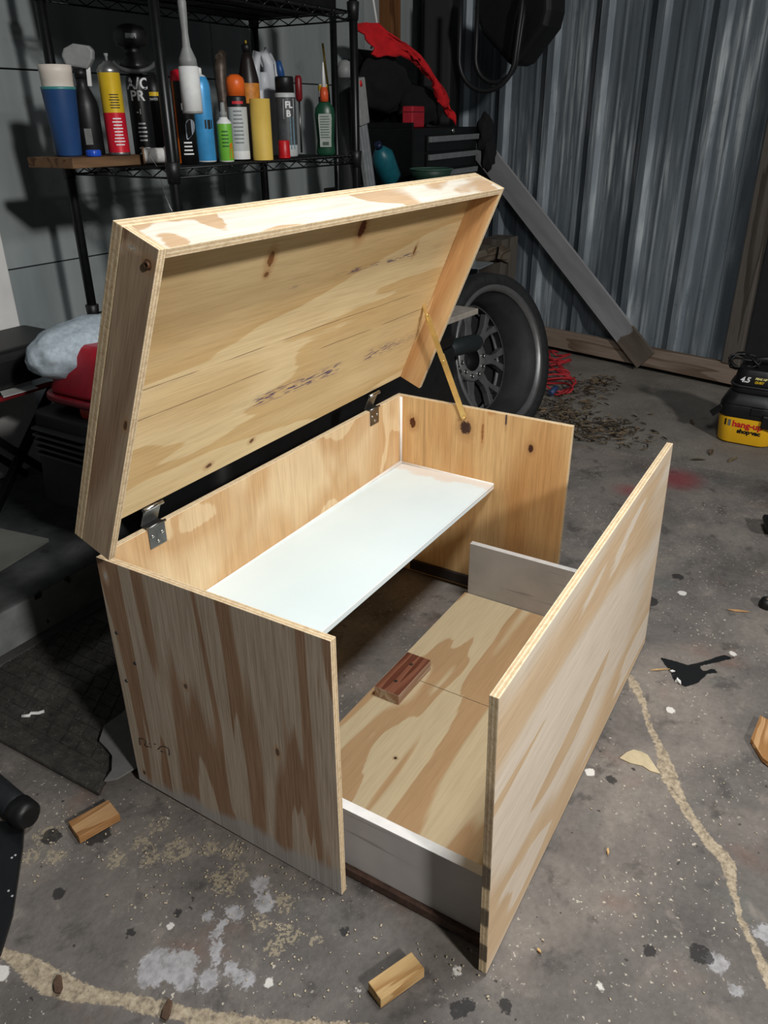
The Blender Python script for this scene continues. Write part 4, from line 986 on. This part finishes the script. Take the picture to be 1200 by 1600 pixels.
for i in range(10):
    a = 2*pi*i/10; lx_, ly_ = .080*cos(a), .080*sin(a)
    MB().lathe([(.0115, .002), (.0115, -.003), (.008, -.003), (.008, .003)], (lx_, ly_, HZ-.011), 10, cap=False).build('lug_ring', CHROME, WH)
    MB().cyl((lx_, ly_, HZ-.0095), (lx_, ly_, HZ-.0125), .0082, 10).build('lug_bore', BLACK, WH)
MB().cyl((RI-.012, -.015, -.008), (RI-.004, .015, -.008), .006, 8).build('valve', STEEL, WH)

# ------------------------------------------------------------------ dark machine between chest and wheel
MC = thing('black_machine', 'black machine behind the chest, housing stretched to blacken the gap', 'machine', (1.25, .34, 0))
mb = MB(); mb.rbox((0, 0, 0), .1+1.34, .30, .10, .545, .06, top=.97); mb.build('housing', BLACK, MC, bevel=.02)  # housing stretched along the chest so the gap under the lid stays black
mb = MB(); mb.rbox((.45, -.02, 0), .48, .25, .545, .648, .05, top=.93); mb.build('top_cover', plain('black gloss', (16, 16, 17), .25), MC, bevel=.012)
MB().tube([(.62, -.08, .52), (.74, -.12, .52), (.84, -.14, .515), (.875, -.14, .512)], [.03, .036, .036, .028], 14).build('arm', plain('dark rubber arm', (28, 34, 36), .5), MC)
mb = MB(); mb.cyl((.70, -.05, .40), (.74, -.05, .42), .05, 16); mb.build('knob', BLACK, MC)
for (x, y) in ((-.6, -.12), (.6, -.12), (-.6, .12), (.6, .12)): MB().cyl((x, y-.02, .055), (x, y+.02, .055), .055, 18).build('wheel', RUBBER, MC)
for i in range(5): MB().box((-.2+.09*i, -.158, .3), (-.14+.09*i, -.148, .46)).build('vent_slat', plain('charcoal plastic', (34, 34, 35), .5), MC, bevel=.003)
# slat, bracket, timber behind the wheel
BRN = ply('grey brown timber offcut', (112, 104, 92), (84, 74, 62), 'x', 'z', 9.9, 4, 2, 14, bumps=.5)
t = thing('timber_trestle', 'grey brown timber beam on a post behind the wheel', 'beam', (3.62, .80, .14))
MB().box((-.66, -.045, .47), (-.07, .045, .545)).build('beam', BRN, t, bevel=.004); MB().box((-.07, -.07, 0), (.16, .07, .575)).build('post', OLDV, t, bevel=.004)
MB().box((-.66, -.05, 0), (-.58, .05, .47)).build('post', OLDV, t, bevel=.004)
MB().obox((-.06, -.082, .50), .14, .02, .08, Matrix.Rotation(.3, 3, 'Y')).build('cleat', BRN, t, bevel=.004)
t = thing('steel_bracket', 'galvanised angle bracket resting on top of the tyre', 'bracket', (2.67, .47, .722), (0, 0, .1))
MB().box((-.10, -.05, 0), (.085, .05, .004)).build('foot', ALU, t); mb = MB(); mb.prism([(-.10, 0), (.08, 0), (.075, .03), (.05, .055), (-.1, .06)], -.002, .002, rot=frame(((1, 0, 0), (0, 0, 1), (0, -1, 0))), c=(0, .04, .003)); mb.build('flange', plain('zinc flange', (140, 152, 148), .5, .4), t)
MB().cyl((.045, .037, .035), (.045, .044, .035), .008, 10).build('bolt_hole', BLACK, t)
o = MB().bar((1.52, .245, .662), (2.03, .205, .662), .10, .022).build('timber_offcut', plain('pale grey slat', (148, 140, 130), .7, 0, .15, 20), None, bevel=.003); tag(o, 'short pale timber slat poking out beside the wheel', 'slat')

# ------------------------------------------------------------------ left background: red engine machine with fleece bonnet
EN = thing('red_engine_machine', 'red and black engine machine with a grey fleece bonnet on top', 'machine', (.82, .83, .14)); EN.scale = (.84, .84, .93)
mb = MB(); mb.rbox((-.09, 0, 0), .50, .36, .12, .44, .06, top=.92); body = mb.build('engine_block', plain('near black metal', (12, 12, 13), .6), EN, bevel=.012)  # even near-black colour over the whole block
for i in range(5): MB().box((-.345, -.15, .30+i*.022), (-.305, .13, .308+i*.022)).build('cooling_fin', plain('dark fin', (48, 48, 50), .4, .4), body)
mb = MB(); mb.rbox((-.05, -.04, 0), .46, .36, .50, .655, .10, top=.66); mb.build('shroud', plain('red shroud', (172, 24, 42), .35, 0, .1), EN, bevel=.02)
mb = MB(); mb.rbox((-.05, -.04, 0), .48, .38, .475, .50, .10); mb.build('shroud_skirt', plain('dark red skirt', (120, 18, 30), .4), EN, bevel=.01)
MB().lathe([(.09, .44), (.11, .50)], seg=20).build('neck', plain('dark red neck', (92, 22, 26), .5), EN)
FL = plain('grey fleece', (172, 184, 192), .95, 0, .15, 60, .8)
mb = MB(); mb.blob((-.07, .08, .61), (.25, .15, .10), .10, 4, 4, 4.0); mb.build('fleece_bonnet', FL, EN)
mb = MB(); mb.prism([(-.1, -.05), (.06, -.05), (.1, .02), (-.02, .05)], 0, .003, c=(.0, -.1, .645), rot=Matrix.Rotation(radians(20), 3, 'X')); mb.build('badge', plain('pale badge', (170, 176, 172), .4), EN)
MB().cyl((-.27, -.10, .46), (-.22, -.10, .46), .035, 16).build('orange_cap', plain('orange red cap', (178, 52, 32), .4), EN)
MB().tube([(-.17, -.10, .40), (-.10, -.17, .43), (.02, -.18, .40), (.1, -.17, .42)], .006, 8).build('cable', plain('grey cable', (96, 96, 96), .5), EN)
for (x, y) in ((-.14, -.14), (.14, -.14), (-.14, .14), (.14, .14)):
    MB().tube([(x*.8, y*.8, .22), (x, y, .1), (x*1.15, y*1.15, .005)], [.022, .018, .014], 10).build('leg', BLACK, EN)
MB().tube([(-.17, -.1, .36), (-.2, -.12, .22), (-.18, -.13, .10), (-.13, -.16, .06)], .013, 8).build('hose', BLACK, EN)
# creeper seat
CS = thing('padded_bench', 'black padded bench with red rail and crossed legs by the back wall', 'bench', (.52, 1.28, .14))
mb = MB(); mb.box((-.7, -.14, .43), (.40, .16, .55)); mb.build('pad', plain('black vinyl', (20, 20, 21), .5), CS, bevel=.03, seg=4)
MB().box((-.7, -.16, .405), (.24, -.14, .42)).build('rail', plain('dull red rail', (140, 34, 40), .45), CS, bevel=.004)
MB().box((-.7, .12, .40), (.28, .15, .43)).build('rail', plain('dull red rail back', (140, 34, 40), .45), CS, bevel=.004)
for (x0, x1) in ((-.1, .26), (.26, -.1)):
    for y in (-.145, .14): MB().bar((x0, y, .41), (x1, y, .008), .025, .025, (0, 1, 0)).build('leg', BLACKM, CS, bevel=.003)
o = MB().prism([(-.03, -.02), (.09, -.03), (.10, .03), (0, .04)], 0, .003).build('paper_scrap', WHITE, None, loc=(.60, 1.13, .561)); tag(o, 'white paper scrap on the red bench rail', 'paper')
# flat sheet on the step, mat, grey flap
o = MB().prism([(.12, .80), (.29, .872), (.485, .905), (.45, 1.10), (.05, 1.10), (-.3, 1.0)], .141, .152).build('board_sheet', plain('greenish grey sheet', (140, 140, 130), .7, 0, .1, 6)); tag(o, 'flat grey board lying on the concrete step', 'board')
MAT_M = NT('rubber mat', .8, 0, .3); vec = MAT_M.coord(); c_ = MAT_M.noise(vec, 40, 4, .7)
cc_ = MAT_M.ramp(c_, [(.3, lin((44, 42, 40))), (.65, lin((74, 71, 66)))]); fl_ = MAT_M.smooth(MAT_M.noise(vec, 150, 2, .5), .68, .72)
MAT_M.color(MAT_M.mix(MAT_M.math('MULTIPLY', fl_, .6), cc_, lin((150, 140, 120)))); MAT_M.bump(c_, .5, .003)
MT = thing('rubber_mat', 'dark rubber mat with a raised grid and rim behind the chest', 'mat', (-.046, .061, .002), (0, 0, radians(0)))
def mp(u, v): return (u, v)
e1 = Vector((-.009, .369, 0))*1.35; e2 = Vector((.52, .31, 0))
def mq(a, b, z): p = e1*a+e2*b; return (p.x, p.y, z)
def matbox(a0, a1, b0, b1, z0, z1): return MB().hexa([mq(a0, b0, z0), mq(a1, b0, z0), mq(a1, b1, z0), mq(a0, b1, z0), mq(a0, b0, z1), mq(a1, b0, z1), mq(a1, b1, z1), mq(a0, b1, z1)])
matbox(0, 1, 0, .85, 0, .006).build('base', MAT_M.m, MT)
for (a0, a1, b0, b1) in ((-.0, 1, -.06, .035),): matbox(a0, a1, b0, b1, 0, .016).build('rim', MAT_M.m, MT, bevel=.005)
tile = None
for i in range(9):
    for j in range(11):
        a0, b0 = .04+i*.105, .07+j*.071
        mb = matbox(a0, a0+.092, b0, b0+.060, .005, .0085)
        mb.build('mat_tile', MAT_M.m, MT)
fl = [(.072, .197), (.03, .165), (.022, .13), (.012, .10), (-.02, .065), (-.05, .055), (-.03, .035), (.02, .025), (.10, .02), (.2, .06), (.16, .2), (.124, .195)]
o = MB().prism(fl, .019, .024).build('grey_flap', plain('grey felt', (112, 110, 108), .9, 0, .1, 30, .2)); tag(o, 'grey curved felt piece tucked under the chest corner', 'felt')
o = MB().tube([(-.005, .41, .014), (.006, .396, .014), (.014, .40, .014), (.024, .384, .014), (.036, .378, .014)], .0045, 6).build('plastic_strip', WHITE); tag(o, 'curled white plastic strip on the rubber mat', 'strip')

# ------------------------------------------------------------------ black stand leg at the lower left
ST = thing('black_stand', 'black tubular stand with a flat base at the left edge', 'stand', (-.30, .10, 0))
MB().tube([(.112, .30, .055), (.092, .06, .045), (.088, .012, .042)], .028, 18).build('leg', plain('black tube paint', (42, 44, 46), .4, .2), ST)
MB().tube([(.090, .03, .043), (.0875, -.002, .042), (.087, -.012, .042)], [.031, .031, .022], 18).build('end_cap', BLACK, ST)
bs = plain('black base with droplets', (24, 25, 27), .3); 
MB().prism([(.09, .02), (.045, -.035), (-.06, -.15), (-.12, -.2), (-.45, -.1), (-.3, .25), (.03, .12)], .0, .012).build('base', bs, ST, bevel=.003)
mb = MB(); random.seed(3)
for i in range(26):
    x, y = random.uniform(-.2, .06), random.uniform(-.13, .06)
    if y < -.2+(x+.12)*.9: continue
    mb.blob((x, y, .0125), (.003, .003, .0016), 0, i, 1)
o = mb.build('droplets', plain('pale flecks', (170, 172, 172), .3), ST); o['kind'] = 'stuff'

# ------------------------------------------------------------------ shop vacuum
vx, vy = 2.985, -.80
va = facing(vx, vy)
SV = thing('shop_vacuum', 'small yellow and black shop vacuum by the metal wall', 'vacuum', (vx, vy, 0), (0, 0, va+pi/2-radians(6)))
VY = plain('yellow drum plastic', (230, 176, 28), .38, 0, .04, 8); VB = plain('black vacuum plastic', (24, 24, 25), .42, 0, .15)
# local: -y faces the camera
mb = MB(); mb.rbox((0, 0, 0), .235, .235, .004, .155, .06, 8, top=1.10); mb.build('drum', VY, SV, bevel=.006)
mb = MB(); mb.rbox((0, 0, 0), .262, .262, .128, .185, .065, 8, top=.98); mb.rbox((0, 0, 0), .256, .256, .185, .235, .065, 8, top=.80); mb.build('collar', VB, SV, bevel=.004)
mb = MB(); mb.rbox((.0, 0, 0), .205, .20, .235, .27, .06, 8, top=.97); mb.rbox((.0, 0, 0), .195, .19, .27, .34, .06, 8, top=.86); mb.build('motor_head', VB, SV, bevel=.005)
mb = MB(); mb.rbox((0, 0, 0), .212, .207, .262, .270, .06, 8); mb.build('head_ridge', plain('charcoal ridge', (44, 44, 46), .4), SV)
MB().box((.062, -.142, .098), (.135, -.10, .16)).build('latch', VB, SV, bevel=.008)
MB().box((.01, -.136, .15), (.06, -.125, .185)).build('latch_recess', plain('dark recess', (12, 12, 12), .6), SV, bevel=.004)
MB().bar((-.155, -.09, .118), (-.11, -.10, .165), .02, .03).build('side_lip', VB, SV, bevel=.004)
MB().tube([(-.02, -.02, .335), (-.02, -.02, .375), (.09, -.0, .385), (.11, 0, .34)], .013, 10).build('carry_handle', VB, SV)
pts = []
for i in range(70):
    a = i*.42; r_ = .055+.008*sin(i*1.3); pts.append((-.07+r_*1.1*cos(a), -.03+.02*sin(i*.7), .355+r_*.75*sin(a)*.7+.01*sin(i*.31)))
MB().tube(pts, .0045, 6).build('power_cord', BLACK, SV)
MB().cyl((.12, .0, .30), (.145, 0, .30), .03, 14).build('hose_port', VB, SV)
def vplace(x0, z0, yy=0):
    def f(x, y):
        X, z = x0+x, z0+y; sc = 1+.1*(z-.004)/.151; e = max(0, abs(X)/sc-.0575)
        return Vector((X, -(.0575+math.sqrt(max(1e-5, .06**2-e*e)))*sc-.0014, z))
    return f
lettering('1', .040, INK, SV, vplace(-.085, .088, -.1225), .0018)
MB().add([vplace(0, 0)(a_, b_) for a_, b_ in ((-.074, .086), (-.062, .086), (-.062, .116), (-.074, .116))], [(0, 1, 2, 3)]).build('print_patch', plain('grey print', (110, 110, 100), .5), SV)
lettering('hang-up', .040, plain('red print', (200, 30, 40), .5), SV, vplace(-.055, .086, -.1225), .0014, 'LEFT')
lettering('®', .010, plain('red print mark', (200, 30, 40), .5), SV, vplace(.092, .104, -.1225), .0, 'LEFT')
lettering('shop·vac', .028, INK, SV, vplace(-.03, .058, -.1225), .0016, 'LEFT')
def hplace(x0, z0): return lambda x, y: Vector((x0+x+y*.25, -.0985+(z0+y-.27)*.12, z0+y))
lettering('4.5', .032, WINK, SV, hplace(-.062, .286), .0012, 'LEFT')
lettering('PEAK HP', .0125, plain('pale yellow print', (226, 216, 140), .5), SV, hplace(-.002, .302), .0008, 'LEFT')
lettering('QUIET', .013, YEL, SV, hplace(-.002, .286), .0008, 'LEFT')

# ------------------------------------------------------------------ cords, litter, scraps
CORD = plain('red cord', (178, 44, 50), .6)
t = thing('extension_cord', 'tangled red extension cord on the floor right of the wheel', 'cord', (3.3, .3, 0))
for sd, n_ in ((1, 40), (5, 34), (9, 30)):
    random.seed(sd); pts = []
    ph = random.random()*6
    for i in range(n_):
        u = i/(n_-1); pts.append((-.2+.78*u+.05*sin(i*.9+ph), -.12+.28*u+.11*sin(i*.55+ph)*(1-.4*u), .008+.05*abs(sin(i*.45+ph))*(1-u*.5)))
    MB().tube(pts, .006, 6).build('cord_run', CORD, t)
MB().tube([(-.22, -.1, .02), (-.16, -.11, .04)], .016, 10).build('plug', plain('blue plug', (50, 70, 110), .5), t)
o = MB().blob((2.62, .10, .018), (.03, .022, .018), .3, 2, 2).build('red_ball', plain('orange red plastic', (220, 50, 36), .4)); tag(o, 'small orange-red lump on the floor by the tyre', 'scrap')
LEAF = [plain('dry leaf %d' % i, c, .8, 0, .2, 30) for i, c in enumerate(((104, 88, 68), (84, 72, 58), (124, 106, 82), (70, 62, 52)))]
random.seed(21); mb = MB()
def leaf(mb, x, y, z, ln, wd, a, tilt, mi):
    R_ = Matrix.Rotation(a, 3, 'Z') @ Matrix.Rotation(tilt, 3, 'X'); P = [(-ln/2, 0, 0), (-ln*.2, wd/2, .004), (ln*.25, wd*.4, .006), (ln/2, 0, .002), (ln*.25, -wd*.4, .006), (-ln*.2, -wd/2, .004), (0, 0, -.001)]
    V = [Vector((x, y, z))+R_ @ Vector(p) for p in P]
    mb.add(V, [(6, 0, 1), (6, 1, 2), (6, 2, 3), (6, 3, 4), (6, 4, 5), (6, 5, 0)], mi)
for i in range(620):
    c = random.choice([(2.75, .02, .14, .10), (2.62, -.12, .16, .1), (2.95, .06, .14, .10), (2.68, -.26, .12, .08), (3.35, .06, .14, .06)])
    x, y = random.gauss(c[0], c[2]), random.gauss(c[1], c[3])
    if x < 2.53 or x > 3.7: continue
    leaf(mb, x, y, .006+random.random()*.03*math.exp(-((x-c[0])/.12)**2), random.uniform(.02, .06), random.uniform(.003, .012), random.random()*6.3, random.uniform(-.4, .4), random.randrange(4))
o = mb.build('leaf_litter', LEAF); o['kind'] = 'stuff'; tag(o, 'drift of dry brown leaves and pine straw by the tyre', 'leaf litter')
for i, (x, y, ln, a, lb) in enumerate(((3.06, -.54, .08, .4, 'dry leaf lying just left of the shop vacuum'), (2.58, -.67, .07, 2.2, 'dry leaf in front of the shop vacuum'), (2.66, -.80, .09, 2.9, 'brown curled leaf nearest the right edge on the pale slab'), (2.83, -.42, .06, 1.0, 'dry leaf midway between chest and shop vacuum'), (2.70, -.70, .08, .1, 'pale dry leaf under the front of the vacuum'))):
    mb = MB(); leaf(mb, 0, 0, .004, ln, .018, a, .2, 0)
    o = mb.build('dry_leaf', LEAF[i % 4], None, loc=(x, y, .001)); tag(o, lb, 'leaf', 'loose leaves on the slab')
    so = o.modifiers.new('thick', 'SOLIDIFY'); so.thickness = .0012
PINE = ply('pale pine offcut', (214, 180, 126), (186, 144, 92), 'x', 'z', 1.3, 4, 3, 30, .4, .8, .15)
PINE2 = ply('brown pine offcut', (196, 156, 110), (160, 116, 72), 'x', 'z', 8.3, 4, 3, 24, .4, .8, .2)
o = MB().box((-.045, -.0275, 0), (.045, .0275, .019)).build('wood_offcut', PINE2, None, loc=(-.131, -.006, .0), rot=(0, 0, radians(-16)), bevel=.0015); tag(o, 'small pine offcut on the floor left of the chest', 'offcut', 'wood offcuts')
o = MB().box((-.0465, -.019, 0), (.0465, .019, .024)).build('wood_offcut', PINE, None, loc=(-.094, -.731, .0), rot=(0, 0, radians(-23)), bevel=.0015); tag(o, 'small pine offcut in front of the drawer at the bottom', 'offcut', 'wood offcuts')
o = MB().prism([(.851, -1.154), (.95, -1.16), (.9, -1.3), (.76, -1.25), (.797, -1.188)], .001, .012).build('plywood_scrap', PINE2); tag(o, 'plywood scrap cut off by the right edge', 'scrap')
o = MB().prism([(0.637, -0.903), (0.665, -.912), (0.681, -0.923), (0.684, -.94), (0.681, -0.956), (.66, -.975), (0.636, -0.997), (0.633, -0.974), (.64, -.955), (0.634, -0.929)], .0, .002).build('veneer_flake', plain('tan veneer', (196, 180, 146), .7)); tag(o, 'flat tan veneer flake on the floor right of the drawer', 'scrap')
random.seed(5)
CH_L = ['white paint chip by the dark puddle', 'white paint chip lying on the dark puddle edge', 'pale wood chip right of the drawer front', 'pale splinter beyond the cracked floor line', 'brown splinter near the right edge', 'cream chip below the drawer front']
for i, (x, y, sx, sy, a) in enumerate(((.995, -.955, .03, .009, .6), (1.03, -.93, .014, .008, 2), (.364, -.96, .02, .006, .3), (1.02, -.90, .055, .004, 2.2), (1.43, -1.03, .06, .010, 1.9), (.09, -.92, .012, .006, 1))):
    o = MB().prism([(-sx/2, 0), (0, -sy/2), (sx/2, -sy*.1), (sx*.2, sy/2)], .0, .003).build('paint_chip' if i < 2 else 'wood_chip', WHITE if i < 2 else (PINE if i != 4 else PINE2), None, loc=(x, y, .0005), rot=(0, 0, a)); tag(o, CH_L[i], 'chip')
BARK = plain('brown bark', (92, 70, 54), .9, 0, .3, 60, .5)
for (x, y, a, lb) in ((-.402, -.232, .9, 'brown bark chip lying in the left floor crack'), (-.335, -.425, .5, 'brown bark chip in the crack below the white paint stain')):
    o = MB().prism([(-.018, -.004), (-.008, -.008), (.014, -.006), (.018, .003), (.004, .007), (-.014, .005)], 0, .006).build('bark_chip', BARK, None, loc=(x, y, .001), rot=(0, 0, a), bevel=.001); tag(o, lb, 'chip')
# sawdust crumbs
random.seed(12); mb = MB()
for i in range(500):
    c = random.choice([(-.1, -.2, .07), (-.09, -.45, .06), (-.12, -.62, .08), (-.2, .02, .05), (-.03, -.3, .05), (.0, -.75, .06), (.4, -1.0, .2)])
    x, y = random.gauss(c[0], c[2]), random.gauss(c[1], c[2])
    if x > -.004 and y > -.88: continue
    s_ = random.uniform(.0008, .0028); mb.obox((x, y, .0006), s_*random.uniform(.8, 2), s_, s_*.6, Matrix.Rotation(random.random()*6, 3, 'Z'))
o = mb.build('sawdust', plain('sawdust', (192, 178, 152), .9)); o['kind'] = 'stuff'; tag(o, 'scattered sawdust crumbs on the floor around the chest', 'sawdust')
# small black things at the right edge
t = thing('black_fitting', 'small black and chrome fitting at the right edge', 'fitting', (1.50, -1.10, 0))
MB().lathe([(.02, 0), (.026, .01), (.02, .026), (.008, .03)], seg=16).build('cap', BLACK, t); MB().lathe([(.012, .024), (.009, .034), (.002, .037)], seg=14).build('dome', CHROME, t)
t = thing('rubber_block', 'black rubber block at the right edge below the vacuum', 'block', (2.02, -1.06, 0), (0, 0, .3))
MB().box((-.05, -.06, .03), (.05, .05, .055)).build('pad', BLACK, t, bevel=.008); MB().box((-.04, -.12, 0), (.06, -.02, .03)).build('block', BLACK, t, bevel=.006)

bpy.context.view_layer.update()
